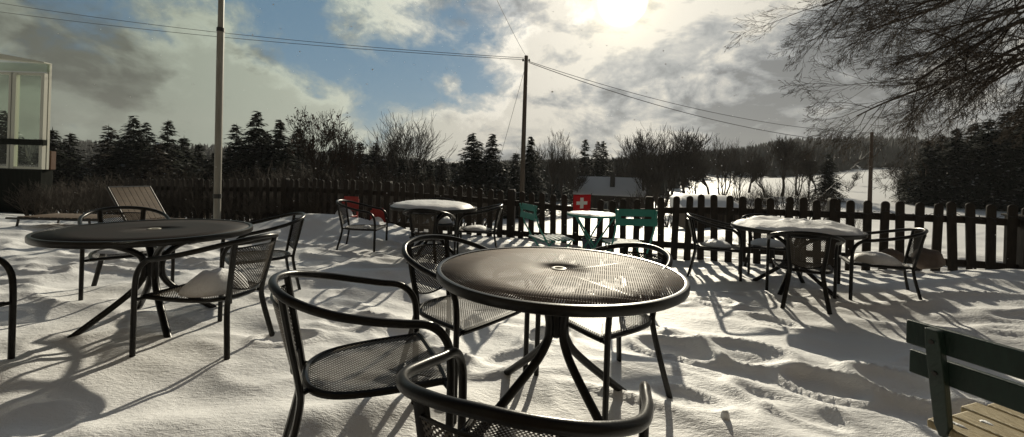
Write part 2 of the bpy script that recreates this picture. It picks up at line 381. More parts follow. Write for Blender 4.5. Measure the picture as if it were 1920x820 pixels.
def H(x, y):
    x = np.asarray(x, float); y = np.asarray(y, float)
    u = np.clip(x/np.maximum(np.abs(y), 4.0), -1.35, 1.35)
    acc = 0
    cols = [np.interp(y, ZR, TZ[k]) for k in range(len(UC))]
    k = np.clip(np.searchsorted(UC, u)-1, 0, len(UC)-2)
    cols = np.array(cols)
    t = np.clip((u-UC[k])/(UC[k+1]-UC[k]), 0, 1); t = t*t*(3-2*t)
    if cols.ndim == 1: z = cols[k]*(1-t)+cols[k+1]*t
    else:
        idx = np.indices(k.shape); z = cols[(k, *idx)]*(1-t)+cols[(k+1, *idx)]*t
    near = 1-sstep(9, 20, y)
    far = sstep(20, 60, y)
    z = z+far*(fbm(x*.03, y*.03, 3)-.5)*np.minimum(y*.012, 3)
    z = z+(1-far)*sstep(7, 12, y)*(fbm(x*.35, y*.35, 3)-.5)*.25
    # wind-shaped patio snow
    c, s = math.cos(.35), math.sin(.35); a = x*c-y*s; b = x*s+y*c
    z = z+near*(fbm(a*.7+3, b*1.3, 3)-.5)*.12
    rd = 1-np.abs(2*fbm(a*1.1+9, b*2.6+4, 3)-1)
    z = z+near*(rd**3)*.042*sstep(.8, 1.6, y)*fbm(x*.5+30, y*.5, 2)*2*(1-.6*gauss(x, y, .3, 1.6, .8, .6))
    z = z+near*(fbm(a*7, b*10, 3)-.5)*.007
    wl = gauss(x, y, -2.2, 3.2, 1.4, 1.0); z = z+.08*wl
    z = z+.07*gauss(x, y, 2.9, 3.9, 1.1, .7)
    z = z+.30*gauss(x, y, -3.05, 6.35, .75, .35, .1)+.16*gauss(x, y, -2.2, 5.9, 1.2, .4)
    z = z+.12*gauss(x, y, -1.25, 3.9, .7, .22, .1)
    z = z+.33*gauss(x, y, 5.4, 4.1, .75, .38, -.1)+.22*gauss(x, y, 4.6, 3.2, .9, .45, -.7)*1
    z = z+.07*gauss(x, y, 2.3, 2.15, .9, .16, -.55)+.05*gauss(x, y, 1.6, 2.5, .7, .10, -.6)
    z = z+.05*gauss(x, y, -.7, 1.75, .5, .08, .5)+.05*gauss(x, y, -1.7, 1.55, .7, .09, .25)
    for (px, py, an, sz, d) in PRINTS:
        m = (np.abs(x-px) < .8) & (np.abs(y-py) < .8)
        if not np.any(m): continue
        cc, ss = math.cos(an), math.sin(an); dx = x-px; dy = y-py
        A = (dx*cc+dy*ss)/(.17*sz); B = (-dx*ss+dy*cc)/(.085*sz)
        q = np.sqrt(A*A+B*B)+(fbm(x*7, y*7, 2)-.5)*.32
        z = z-np.where(m, .55*d*(1-sstep(.55, 1.1, q))-d*.6*np.exp(-((q-1.25)/.22)**2), 0)
    return z
def HZ(x, y): return float(H(np.array([x]), np.array([y]))[0])

def axis(a, b, step, lo, hi, grow):
    v = list(np.arange(a, b+1e-6, step)); s = step
    while v[-1] < hi: s *= grow; v.append(v[-1]+s)
    s = step
    while v[0] > lo: s *= grow; v.insert(0, v[0]-s)
    return np.array(v)
GX = axis(-6, 6, .028, -1500, 1500, 1.07); GY = axis(.4, 6.2, .024, -60, 2000, 1.055)
XX, YY = np.meshgrid(GX, GY); ZZ = H(XX, YY)
nx, ny = len(GX), len(GY)
def grid_mesh(name, X, Y, Z):
    ny, nx = X.shape
    me = bpy.data.meshes.new(name)
    co = np.stack([X, Y, Z], -1).reshape(-1, 3).astype(np.float32)
    i = np.arange((ny-1)*(nx-1)); r = i//(nx-1); c = i % (nx-1); a = r*nx+c
    q = np.stack([a, a+1, a+nx+1, a+nx], -1).astype(np.int32)
    me.vertices.add(len(co)); me.vertices.foreach_set('co', co.ravel())
    me.loops.add(q.size); me.loops.foreach_set('vertex_index', q.ravel())
    me.polygons.add(len(q)); me.polygons.foreach_set('loop_start', np.arange(len(q), dtype=np.int32)*4)
    me.polygons.foreach_set('use_smooth', np.ones(len(q), bool))
    me.update(); me.validate(); return me
gm = grid_mesh('snow_ground', XX, YY, ZZ); gm.materials.append(SNOW)
go = bpy.data.objects.new('snow_ground', gm); C.objects.link(go); tag(go, kind='structure')

# ------------------------------------------------------------------ patio chair and table
def chair_seat_outline():
    pts = [(-.225, .215), (0, .222), (.225, .215), (.232, .19), (.225, .0), (.19, -.14), (.11, -.21), (0, -.228), (-.11, -.21), (-.19, -.14), (-.225, .0), (-.232, .19)]
    return catmull([(x, y, .43) for x, y in pts], 6, True)
LOOP = [(-.285, .215, -.02), (-.285, .215, .30), (-.285, .213, .50), (-.284, .195, .590), (-.283, .14, .645), (-.286, .05, .664), (-.288, -.05, .685), (-.270, -.17, .715), (-.20, -.27, .745), (-.10, -.32, .762), (0, -.333, .768)]
def make_chair():
    root = empty('patio_chair', (0, 0, 0))
    full = LOOP+[(-x, y, z) for x, y, z in reversed(LOOP[:-1])]
    MB().tube(catmull(full, 5), .0142, 12).build('arm_frame', 'tube', root)
    # backrest uprights and rear legs: one flat strap each side
    for sx in (-1, 1):
        m = MB()
        p = catmull([(sx*.150, -.300, .752), (sx*.140, -.272, .60), (sx*.125, -.245, .46), (sx*.130, -.240, .38), (sx*.160, -.275, .20), (sx*.200, -.325, -.02)], 5)
        m.tube(p, .016, 8, flat=(.75, 1.15), up0=(0, 1, 0)); m.build('rear_leg', 'tube', root)
        MB().tube([(sx*.127, -.243, .425), (sx*.10, -.205, .428)], .010, 8).build('seat_bracket', 'tube', root)
        MB().tube([(sx*.285, .213, .425), (sx*.222, .205, .428)], .010, 8).build('seat_bracket', 'tube', root)
    # perforated back panel, curved
    P = MB(); nu, nv = 14, 10
    for j in range(nv+1):
        for i in range(nu+1):
            t = i/nu*2-1; v = j/nv
            hw = .150*(1-v)+.132*v; top = .722-.0*t; bot = .500-.035*(1-t*t)
            z = (top-.006*t*t)*(1-v)+bot*v; y = (-.300+.03*(0) )*(1-v)+(-.252)*v-.036*(1-t*t)*(1-.5*v)
            P.v.append(Vector((t*hw, y, z)))
    for j in range(nv):
        for i in range(nu): a = j*(nu+1)+i; P.f.append((a, a+1, a+nu+2, a+nu+1))
    bo = P.build('backrest', 'back', root); sm = bo.modifiers.new('s', 'SOLIDIFY'); sm.thickness = .002
    e = MB()
    e.tube([P.v[i] for i in range(nu+1)]+[P.v[j*(nu+1)+nu] for j in range(1, nv)]+[P.v[nv*(nu+1)+i] for i in range(nu, -1, -1)]+[P.v[j*(nu+1)] for j in range(nv-1, 0, -1)], .005, 6, closed=True); e.build('backrest_trim', 'tube', root)
    o = chair_seat_outline()
    MB().tube(o, .0125, 8, closed=True).build('seat_rim', 'tube', root)
    s = MB(); c = Vector((0, 0, .425)); n = len(o)
    rings = [.98, .8, .55, .28]
    for r_ in rings:
        for p in o: q = Vector((p.x*r_, p.y*r_, .438-.012*(1-r_*r_))); s.v.append(q)
    s.v.append(Vector((0, 0, .426)))
    for k in range(len(rings)-1):
        for i in range(n): j = (i+1) % n; s.f.append((k*n+i, (k+1)*n+i, (k+1)*n+j, k*n+j))
    for i in range(n): s.f.append(((len(rings)-1)*n+i, len(s.v)-1, (len(rings)-1)*n+(i+1) % n))
    so = s.build('seat', 'seat', root); sm = so.modifiers.new('s', 'SOLIDIFY'); sm.thickness = .002
    return root
RT = .55
def make_table():
    root = empty('patio_table', (0, 0, 0))
    t = MB(); n = 96
    prof = [RT-.02, RT*.66, RT*.33, .030]
    for r_ in prof:
        for k in range(n): a = 2*PI*k/n; t.v.append(Vector((r_*math.cos(a), r_*math.sin(a), .719)))
    for j in range(3):
        for k in range(n): k2 = (k+1) % n; t.f.append((j*n+k, j*n+k2, (j+1)*n+k2, (j+1)*n+k))
    to = t.build('tabletop', 'top', root); sm = to.modifiers.new('s', 'SOLIDIFY'); sm.thickness = .002
    MB().lathe([(RT-.022, .716), (RT-.020, .7235), (RT-.012, .7255), (RT-.003, .7235), (RT, .716), (RT-.001, .692), (RT-.006, .686), (RT-.020, .690), (RT-.022, .716)], 96).build('rim', 'rim', root)
    MB().lathe([(.021, .712), (.021, .7235), (.028, .7245), (.034, .7225), (.034, .712)], 32).build('parasol_ring', 'hub_ring', root)
    for k in range(4):
        a = PI/4+k*PI/2; c, s = math.cos(a), math.sin(a)
        pr = [(.44, .686), (.30, .668), (.15, .610), (.070, .555), (.046, .50), (.044, .44), (.060, .385), (.13, .30), (.35, .12), (.57, -.05)]
        MB().tube(catmull([(r_*c, r_*s, z) for r_, z in pr], 5), .0190, 10, flat=(1, 1.05)).build('leg', 'tube', root)
    m = MB(); m.lathe([(.001, .535), (.036, .533), (.040, .515), (.040, .435), (.036, .418), (.001, .416)], 20); m.build('hub', 'tube', root)
    m = MB(); m.lathe([(.30, .686), (.30, .672), (.29, .668), (.28, .672), (.28, .686), (.30, .686)], 40)
    for k in range(2):
        a = PI/4+k*PI/2; m.bar((-(RT-.03)*math.cos(a), -(RT-.03)*math.sin(a), .7005), ((RT-.03)*math.cos(a), (RT-.03)*math.sin(a), .7005), .02, .016, side=(0, 0, 1))
    m.build('brace', 'tube', root)
    return root

TABLES = [  # x, y, base z, spin, label
 (.227, 1.873, 0, R(-13), 'large bare round metal table in the foreground with pale parasol ring'),
 (-2.335, 2.70, -.01, R(8), 'bare dark round metal table at the left beside the flagpole'),
 (-.986, 5.29, -.02, R(20), 'round metal table by the fence under a smooth domed snow cap'),
 (2.787, 4.04, -.01, R(-5), 'round metal table at the right under a lumpy crusted snow layer')]
tab0 = make_table(); tabs = []
for i, (x, y, z, a, lab) in enumerate(TABLES):
    o = tab0 if i == 0 else copy_tree(tab0)
    o.location = (x, y, z); o.rotation_euler = (0, 0, a); tag(o, lab, 'table', 'round metal patio tables'); tabs.append(o)
    if i == 1:
        tt = [c for c in kids(o) if c.name.startswith('tabletop')][0]; tt.data = tt.data.copy(); tt.data.materials[0] = MT['top_dark']

CH = [  # x, y, z, fx, fy, label
 (-.49, 1.526, -.01, .90, .43, 'black mesh armchair facing right at the near left side of the large bare table'),
 (-.226, 2.139, 0, .78, -.62, 'black mesh armchair behind the left edge of the large bare table'),
 (.063, 1.035, -.05, .31, .95, 'closest black mesh armchair cut off by the bottom edge, seen from its back'),
 (.484, 2.10, 0, -.86, -.51, 'black mesh armchair behind the right edge of the large bare table'),
 (-3.12, 3.35, -.02, .76, -.65, 'mesh armchair behind the left part of the bare dark table'),
 (-1.76, 2.44, -.03, -.98, .21, 'mesh armchair facing left at the bare dark table, snow mound on its seat'),
 (-2.08, 3.40, -.03, -.75, -.66, 'mesh armchair behind the right end of the bare dark table'),
 (-2.78, 1.87, -.03, 1, 0, 'black armchair at the left edge of the picture showing only arm and front leg'),
 (-1.88, 5.30, -.03, 1, .02, 'thin black armchair left of the table with the domed snow cap'),
 (-.93, 4.72, -.03, .05, 1, 'black armchair in front of the domed snow table with its back to the viewer'),
 (-.45, 5.42, -.03, -1, -.05, 'black armchair right of the domed snow table with a thin snow pad'),
 (-1.05, 6.02, -.03, .1, -1, 'black armchair hidden behind the domed snow table'),
 (2.35, 4.62, -.02, .88, -.47, 'black armchair left of the lumpy snow table with powder on its seat'),
 (2.63, 3.68, -.03, .50, .86, 'black armchair with its back to the viewer in front of the lumpy snow table'),
 (3.40, 3.83, .0, -.86, .48, 'black armchair right of the lumpy snow table, its seat filled with thick snow'),
 (3.05, 4.85, -.03, -.25, -.97, 'black armchair between the lumpy snow table and the fence')]
ch0 = make_chair(); chairs = []
for i, (x, y, z, fx, fy, lab) in enumerate(CH):
    o = ch0 if i == 0 else copy_tree(ch0)
    o.location = (x, y, z); o.rotation_euler = (0, 0, facing(fx, fy)); tag(o, lab, 'chair', 'black mesh patio armchairs'); chairs.append(o)
    if i == 0: o.scale = (.92, 1, 1)
    if i == 2: o.scale = (.97, .97, 1)

# ------------------------------------------------------------------ snow lying on things
def snow_dome(name, outline_fn, h, z0, seed, label, loc, rz=0, lump=.3, pow_=.5, n=64, rings=14, fine=.006, off=(0, 0)):
    rr = random.Random(seed); ox, oy = rr.random()*50, rr.random()*50
    m = MB()
    for j in range(rings+1):
        t = 1-j/rings
        for k in range(n):
            a = 2*PI*k/n; r_ = outline_fn(a)
            x, y = r_*t*math.cos(a)+off[0], r_*t*math.sin(a)+off[1]
            prof = (1-t**2.6)**pow_ if t < 1 else 0
            nn = mnoise.fractal(Vector((x*4+ox, y*4+oy, 0)), 1.0, 2.0, 4)
            n2 = mnoise.noise(Vector((x*24+ox, y*24, 3)))
            m.v.append(Vector((x, y, z0+prof*(h*(1+lump*nn)+fine*n2))))
    for j in range(rings):
        for k in range(n): k2 = (k+1) % n; m.f.append((j*n+k, j*n+k2, (j+1)*n+k2, (j+1)*n+k))
    m.f.append(tuple(reversed(range(n))))
    o = m.build(name, SNOW); o.location = loc; o.rotation_euler = (0, 0, rz); tag(o, label, 'snow'); return o
def circ(r0, wob=.02, seed=0):
    def f(a): return r0*(1+wob*(mnoise.noise(Vector((math.cos(a)*2+seed, math.sin(a)*2, seed)))))
    return f
def ell(a_, b_, wob=.06, seed=0):
    def f(a):
        r_ = a_*b_/math.sqrt((b_*math.cos(a))**2+(a_*math.sin(a))**2)
        return r_*(1+wob*mnoise.noise(Vector((math.cos(a)*1.5+seed, math.sin(a)*1.5, seed))))
    return f
snow_dome('snow_heap', circ(.515, .03, 2), .075, .721, 1, 'smooth domed snow cap on the round table by the fence', TABLES[2][:3], lump=.15, off=(-.02, 0))
snow_dome('snow_heap', circ(.53, .03, 5), .075, .721, 2, 'lumpy crusted snow layer on the round table at the right', TABLES[3][:3], lump=.55, pow_=.45, fine=.010)
def seat_snow(i, a_, b_, h, off, lump, label, seed, z0=.4415):
    c = chairs[i]; return snow_dome('snow_heap', ell(a_, b_, .15, seed), h, z0, seed, label, c.location, c.rotation_euler.z, lump=lump, pow_=.8, n=40, rings=9, fine=.004, off=off)
seat_snow(5, .17, .17, .11, (0, -.03), .4, 'mound of snow on the seat of the armchair facing left at the bare dark table', 11)
seat_snow(14, .205, .19, .085, (0, 0), .15, 'thick snow cushion filling the seat right of the lumpy snow table', 12)
seat_snow(12, .16, .15, .06, (0, -.03), .5, 'powder heap on the seat left of the lumpy snow table', 13)
seat_snow(10, .19, .17, .05, (0, 0), .4, 'thin snow pad on the seat right of the domed snow table', 14)
seat_snow(8, .07, .05, .03, (.06, .05), .4, 'small snow scrap on the seat left of the domed snow table', 15)
seat_snow(11, .19, .17, .10, (0, 0), .3, 'snow pile on the hidden seat behind the domed snow table', 16)
seat_snow(15, .19, .17, .07, (0, 0), .3, 'snow pad on the seat between the lumpy snow table and the fence', 17)
seat_snow(4, .17, .14, .03, (0, -.02), .4, 'thin snow sheet on the seat behind the bare dark table', 18)

# ------------------------------------------------------------------ fence
FA = Vector((1.49, 6.05)); FD = Vector((.958, -.287)).normalized(); FSP = .172
def fence_pt(k): return FA+FD*(k*FSP)
FN = Vector((-FD.y, FD.x))                       # away from the camera
fr = empty('picket_fence', (FA.x, FA.y, 0), label='long dark brown picket fence with rounded pickets around the snowy terrace', cat='fence')
ftop_x = [-60, -45, -33, -20, -9, 0, 6, 26, 32, 40]; ftop_z = [.80, .86, .945, .95, .90, .82, .94, .985, .93, .90]
frnd = random.Random(3)
def ftop(k): return float(np.interp(k, ftop_x, ftop_z))
ang = math.atan2(FD.y, FD.x); MR = Matrix.Rotation(ang, 3, 'Z')
def picket_poly(w, h):
    pts = [(-w/2, 0), (w/2, 0), (w/2, h-.04)]
    for q in range(1, 6): a = PI*q/6; pts.append((w/2*math.cos(a), h-.04+.04*math.sin(a)))
    pts.append((-w/2, h-.04)); return pts
pick = []; TOP0 = {}
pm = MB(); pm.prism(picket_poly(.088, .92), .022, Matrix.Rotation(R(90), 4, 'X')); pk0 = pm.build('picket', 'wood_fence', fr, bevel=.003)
first = True
post_ks = [28, 16, 3, -9, -22, -35, -48]
for k in range(-60, 33):
    if k in post_ks: continue
    p = fence_pt(k); o = pk0 if first else pk0.copy()
    if not first: C.objects.link(o); o.parent = fr
    first = False
    h = ftop(k)+frnd.uniform(-.018, .018)
    o.location = (p.x-FA.x-FN.x*.035, p.y-FA.y-FN.y*.035, h-.92); o.rotation_euler = (frnd.uniform(-.012, .012), frnd.uniform(-.035, .035)-.012, ang)
for k in post_ks:
    p = fence_pt(k); m = MB(); m.box((0, 0, .42), (.12, .09, 1.16)); m.prism([(-.06, 0), (.06, 0), (.045, .03), (-.045, .03)], .09, Matrix.Translation((0, 0, 1.0)) @ Matrix.Rotation(R(90), 4, 'X'))
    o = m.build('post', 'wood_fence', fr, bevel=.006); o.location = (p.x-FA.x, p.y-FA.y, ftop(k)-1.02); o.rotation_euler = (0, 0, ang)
for zz, nm in ((-.14, 0), (-.66, 1)):
    for k0 in range(-60, 32, 4):
        p, q = fence_pt(k0-.02), fence_pt(min(k0+4, 32)+.02); za, zb = ftop(k0)-.06+zz, ftop(min(k0+4, 32))-.06+zz
        if nm: za = max(za, .22); zb = max(zb, .22)
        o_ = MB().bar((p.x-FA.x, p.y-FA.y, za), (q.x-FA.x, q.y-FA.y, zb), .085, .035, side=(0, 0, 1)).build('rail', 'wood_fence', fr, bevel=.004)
# string of fairy lights along the top rail
m = MB(); pts = []
for k in range(16, 33):
    p = fence_pt(k)-FN*.055
    for q in range(4):
        pts.append((p.x+FD.x*FSP*q/4, p.y+FD.y*FSP*q/4, ftop(k)-.155+.02*math.sin(k*1.7+q)+frnd.uniform(-.02, .015)))
m.tube(catmull(pts, 2), .003, 5)
for i in range(0, len(pts), 3):
    a = Vector(pts[i]); m.tube([a, a+Vector((frnd.uniform(-.02, .02), -.01, frnd.choice((-.04, .035))))], [.003, .005], 5)
o = m.build('light_string', 'wire'); tag(o, 'thin unlit light string tangled along the top rail of the fence', 'string light')

# ------------------------------------------------------------------ teal bistro set
def bistro_chair(lab, loc, fx, fy, snowlab=None):
    r_ = empty('bistro_chair', loc, facing(fx, fy), label=lab, cat='chair', group='teal folding bistro chairs')
    # X frame: bars from the back top to front feet, and rear feet to the seat front
    for sx in (-1, 1):
        MB().tube([(sx*.19, -.30, .82), (sx*.19, -.235, .60), (sx*.19, -.13, .43), (sx*.19, .20, 0)], .009, 8).build('leg', 'teal', r_)
        MB().tube([(sx*.165, .18, .43), (sx*.165, -.27, 0)], .009, 8).build('leg', 'teal', r_)
    bk = MB(); M_ = Matrix.Translation((0, -.278, .745)) @ Matrix.Rotation(R(82), 4, 'X')
    # slotted sheet back: frame of four bars round one slot
    bk.prism([(-.205, -.080), (.205, -.080), (.205, -.012), (-.205, -.012)], .004, M_)
    bk.prism([(-.205, .012), (.205, .012), (.205, .080), (-.205, .080)], .004, M_)
    bk.prism([(-.205, -.012), (-.15, -.012), (-.15, .012), (-.205, .012)], .004, M_); bk.prism([(.15, -.012), (.205, -.012), (.205, .012), (.15, .012)], .004, M_)
    bk.build('backrest', 'teal', r_, smooth=False)
    for q in range(7): MB().box((0, -.165+q*.058, .445), (.40, .034, .010)).build('seat_slat', 'teal', r_, bevel=.003)
    MB().tube([(-.19, .16, .06), (.19, .16, .06)], .007, 6).build('crossbar', 'teal', r_)
    if snowlab:
        m = MB()
        for q in range(7):
            m.tube([(-.19+.01*math.sin(q), -.165+q*.058, .452), (0, -.165+q*.058, .456), (.19, -.165+q*.058, .452)], [.011, .016, .011], 8, flat=(.7, 1.0))
        o = m.build('snow_heap', SNOW); o.location = loc; o.rotation_euler = (0, 0, facing(fx, fy)); tag(o, snowlab, 'snow')
    return r_
bistro_chair('teal folding chair seen from the side left of the teal bistro table', (.45, 4.60, .0), .93, .36, 'strips of snow on the slats of the side-on teal chair')
bistro_chair('teal folding chair showing its slotted back, in front of the teal bistro table', (1.20, 4.25, .02), -.05, 1, 'strips of snow on the slats of the teal chair with its back to the viewer')
bt = empty('bistro_table', (.98, 4.95, .0), 0, label='small round teal folding table dusted with snow between two teal chairs', cat='table')
MB().lathe([(.001, .704), (.292, .704), (.30, .700), (.30, .678), (.294, .676), (.292, .694), (.001, .696)], 48).build('tabletop', 'teal', bt)
for sx in (-1, 1):
    MB().tube([(sx*.22, -.2, .69), (-sx*.22, -.2, 0)], .010, 8).build('leg', 'teal', bt); MB().tube([(sx*.19, .2, .69), (-sx*.19, .2, 0)], .010, 8).build('leg', 'teal', bt)
MB().tube([(-.2, -.2, .04), (.2, -.2, .04)], .008, 6).tube([(-.2, .2, .04), (.2, .2, .04)], .008, 6).tube([(0, -.2, .35), (0, .2, .35)], .008, 6).build('crossbar', 'teal', bt)
snow_dome('snow_heap', circ(.285, .02, 3), .018, .7045, 21, 'thin crust of snow on the teal bistro table', (.98, 4.95, 0), lump=.4, pow_=.35, fine=.006)

# dark blue bucket by the fence
b = empty('bucket', (1.10, 5.65, HZ(1.10, 5.65)-.02), 0, label='dark blue bucket standing in snow by the fence behind the teal table', cat='bucket')
MB().lathe([(.001, 0), (.085, 0), (.11, .26), (.118, .262), (.118, .272), (.106, .272), (.082, .012), (.001, .012)], 28).build('body', 'blue', b)
MB().tube(catmull([(-.112, 0, .25), (-.08, .0, .33), (0, 0, .37), (.08, 0, .33), (.112, 0, .25)], 5), .004, 6).build('handle', 'dark_metal', b)

# Swiss flag on the fence
fp = at(1091, 381, 6.02)
fl = empty('flag', fp, ang+R(5), label='small red flag with white cross pinned to the fence behind the teal table', cat='flag')
def cloth(poly_grid, name, m, off):
    mb = MB()
    x0, x1, z0, z1 = poly_grid; n = 8
    for j in range(n+1):
        for i in range(n+1):
            x = x0+(x1-x0)*i/n; z = z0+(z1-z0)*j/n
            mb.v.append(Vector((x, off+.012*math.sin(x*22+z*6), z+.06*x)))
    for j in range(n):
        for i in range(n): a = j*(n+1)+i; mb.f.append((a, a+1, a+n+2, a+n+1))
    o = mb.build(name, m, fl); sm = o.modifiers.new('s', 'SOLIDIFY'); sm.thickness = .0015; sm.offset = 0; return mb, o
cloth((-.125, .125, -.125, .125), 'cloth', 'flag_red', 0)
for sgn in (1,):
    mb = MB(); n = 10
    for (x0, x1, z0, z1) in ((-.024, .024, -.078, .078), (-.078, -.024, -.024, .024), (.024, .078, -.024, .024)):
        base = len(mb.v)
        for j in range(n+1):
            for i in range(n+1):
                x = x0+(x1-x0)*i/n; z = z0+(z1-z0)*j/n; mb.v.append(Vector((x, -.0035+.012*math.sin(x*22+z*6), z+.06*x)))
        for j in range(n):
            for i in range(n): a = base+j*(n+1)+i; mb.f.append((a, a+1, a+n+2, a+n+1))
    mb.build('cross', 'flag_white', fl)
MB().tube([(.128, .004, -.20), (.135, .004, .15)], .005, 6).build('stick', 'pole_brown', fl)

# red folding chairs half buried by the fence
def red_chair(px, Y, lab, snowh, slab, f=(0.15, -1)):
    p = at(px, 400, Y); z = HZ(p.x, Y)-.34
    r_ = empty('folding_chair', (p.x, Y, z), facing(*f), label=lab, cat='chair', group='small red folding chairs by the fence')
    for sx in (-1, 1):
        MB().bar((sx*.13, -.14, 0), (sx*.13, -.20, .62), .025, .022).build('leg', 'red', r_, bevel=.002)
        MB().bar((sx*.13, .14, 0), (sx*.13, .12, .34), .025, .022).build('leg', 'red', r_, bevel=.002)
    MB().box((0, 0, .35), (.29, .30, .022)).build('seat', 'red', r_, bevel=.004)
    MB().box((0, -.205, .54), (.24, .018, .24), Matrix.Rotation(R(5), 3, 'X')).build('backrest', 'red', r_, bevel=.004)
    snow_dome('snow_heap', ell(.14, .14, .1, px), snowh, .362, px, slab, (p.x, Y, z), facing(*f), lump=.2, pow_=.7, n=32, rings=8)
red_chair(645, 6.55, 'small red chair with a raised snow heap beside the left snow bank', .13, 'snow heap on the small red chair beside the left snow bank', (-.12, -1))
red_chair(706, 6.9, 'small red chair behind the thin armchair left of the domed snow table', .16, 'snow heap on the small red chair behind the thin armchair', (.1, -1))

# ------------------------------------------------------------------ green bench and slatted table, lower right
bd = Vector((.33, -.944, 0)).normalized(); bs = Vector((-bd.y, bd.x, 0))     # along the bench, and towards its front (away)
def onz(px, py, z): d = ray(px, py); t = (z-EYE)/d.z; return Vector((d.x*t, t, z))
B0 = onz(1770, 806, .455)
be = empty('garden_bench', (B0.x, B0.y, 0), 0, label='dark green garden bench seen from behind with a weathered pale plank seat, lower right corner', cat='bench')
bp = lambda a, c, z: bd*a+bs*c+Vector((0, 0, z))
lean = lambda z: -(z-.455)*(-.22)*-1
for z, dz in ((.712, .070), (.622, .068)):
    MB().bar(bp(-.075, .027+lean(z), z), bp(1.25, .027+lean(z), z), dz, .020, side=(0, 0, 1)).build('back_board', 'green', be, bevel=.004)
for a in (.0, 1.15):
    pz = MB()
    ring = [(.748, .030), (.70, .034), (.56, .034), (.47, .032), (.435, .014)]
    for (z, w) in ring:
        for (ea, ec) in ((-.5, -.5), (.5, -.5), (.5, .5), (-.5, .5)): pz.v.append(bp(a+ea*w, lean(z)+ec*.030, z))
    for k in range(len(ring)-1):
        for q in range(4): q2 = (q+1) % 4; pz.f.append((k*4+q, k*4+q2, (k+1)*4+q2, (k+1)*4+q))
    pz.f.append((3, 2, 1, 0)); e_ = (len(ring)-1)*4; pz.f.append((e_, e_+1, e_+2, e_+3))
    po = pz.build('back_post', 'green', be, smooth=False, bevel=.004)
    for z in (.712, .622): MB().tube([bp(a, lean(z)-.014, z), bp(a, lean(z)-.019, z)], .006, 10).build('bolt', 'dark_metal', po)
    for c in (.08, .43): MB().bar(bp(a+.06, c, .40), bp(a+.06, c, -.05), .05, .05, side=tuple(bd)).build('leg', 'green', be, bevel=.005)
    MB().bar(bp(a+.06, .0, .415), bp(a+.06, .50, .415), .045, .045, side=(0, 0, 1)).build('seat_bearer', 'green', be)
for q in range(6):
    c = .045+q*.098
    MB().bar(bp(-.04+.012*math.sin(q*2.3), c, .452), bp(1.25, c, .452), .026, .088, side=(0, 0, 1)).build('seat_slat', 'weathered', be, bevel=.006)
prr = random.Random(9)
for i in range(16):
    a, c = prr.uniform(.0, .35), .045+prr.randint(0, 5)*.098+prr.uniform(-.02, .02); m = B0+bp(a, c, 0)
    fo_ = snow_dome('frost_patch', ell(prr.uniform(.015, .05), prr.uniform(.006, .014), .6, i), .004, 0, 60+i, 'thin frost patch among those on the weathered bench seat', (m.x, m.y, .4645), math.atan2(bd.y, bd.x), lump=.5, n=18, rings=3, fine=.001); fo_['group'] = 'frost patches on the bench seat'; fo_['category'] = 'frost'

# ------------------------------------------------------------------ loungers on the left
def lounger(p, rz, lab, raised):
    r_ = empty('sun_lounger', p, rz, label=lab, cat='sun lounger')
    for sy in (-1, 1):
        MB().tube([(-.05, sy*.29, .32), (1.25, sy*.29, .32)], .016, 8).build('side_rail', 'dark_metal', r_)
        for x in (.12, 1.1): MB().tube([(x, sy*.29, .32), (x+.08*(1 if x > .6 else -1), sy*.29, -.1)], .014, 8).build('leg', 'dark_metal', r_)
    for q in range(12): MB().box((.12+q*.095, 0, .338), (.08, .55, .014)).build('seat_slat', 'lounge_wood', r_, bevel=.003)
    if raised:
        a = raised; d = Vector((-math.cos(a), 0, math.sin(a)))
        for q in range(7): MB().bar(Vector((.04, -.21+q*.070, .345)), Vector((.04, -.21+q*.070, .345))+d*.54, .066, .014, side=(0, 1, 0)).build('back_slat', 'lounge_wood', r_, bevel=.003)
        for sy in (-1, 1): MB().tube([Vector((.04, sy*.26, .335)), Vector((.04, sy*.26, .335))+d*.56], .015, 8).build('back_rail', 'dark_metal', r_)
        MB().tube([Vector((.04, -.26, .335))+d*.56, Vector((.04, .26, .335))+d*.56], .015, 8).build('back_rail', 'dark_metal', r_)
        MB().tube([Vector((.04, 0, .33))+d*.4, (-.25, 0, .0)], .010, 6).build('prop', 'dark_metal', r_)
    return r_
p = at(272, 417, 5.7); lounger((p.x, p.y, .02), R(-13), 'wooden sun lounger with its tan slatted back raised, behind the bare dark table', R(52))
p = at(60, 405, 6.3); lounger((p.x, p.y, -.05), R(3), 'flat metal framed sun lounger at the far left edge of the snow', 0)

# ------------------------------------------------------------------ poles and wires
def pole(name, px, py, Y, r0, r1, ztop, lean, m, lab, cat, extra=None):
    p = at(px, py, Y); z0 = HZ(p.x, Y)-.3
    r_ = empty(name, (p.x, Y, z0), 0, label=lab, cat=cat)
    h = ztop-z0
    pts = [(lean*h*t, 0, h*t) for t in np.linspace(0, 1, 9)]; rad = [r0+(r1-r0)*t for t in np.linspace(0, 1, 9)]
    MB().tube(pts, rad, 14).build('shaft', m, r_)
    return r_, h
fpo, h = pole('flagpole', 407.5, 408, 6.5, .050, .050, 3.28, -.012, 'pole_paint', 'pale grey flagpole rising behind the bare dark table', 'flagpole')
MB().tube([(-.012*h, 0, h), (-.012*(h+4), 0, h+4.2)], [.042, .036], 14).build('upper_shaft', 'pole_paint', fpo)
MB().lathe([(.046, h-.03), (.056, h-.03), (.056, h+.03), (.040, h+.035)], 20, (-.012*h, 0, 0)).build('joint_collar', 'pole_band', fpo)
zb = at(407, 368, 6.5).z-fpo.location.z
MB().lathe([(.048, zb-.035), (.058, zb-.035), (.058, zb+.035), (.048, zb+.035)], 20, (-.012*zb, 0, 0)).build('lower_band', 'pole_band', fpo)
ptop = at(985, 105, 19).z
up, h1 = pole('utility_pole', 977, 410, 19, .125, .085, ptop, .0, 'pole_wood', 'dark wooden utility pole standing beyond the fence in the middle of the view', 'utility pole')
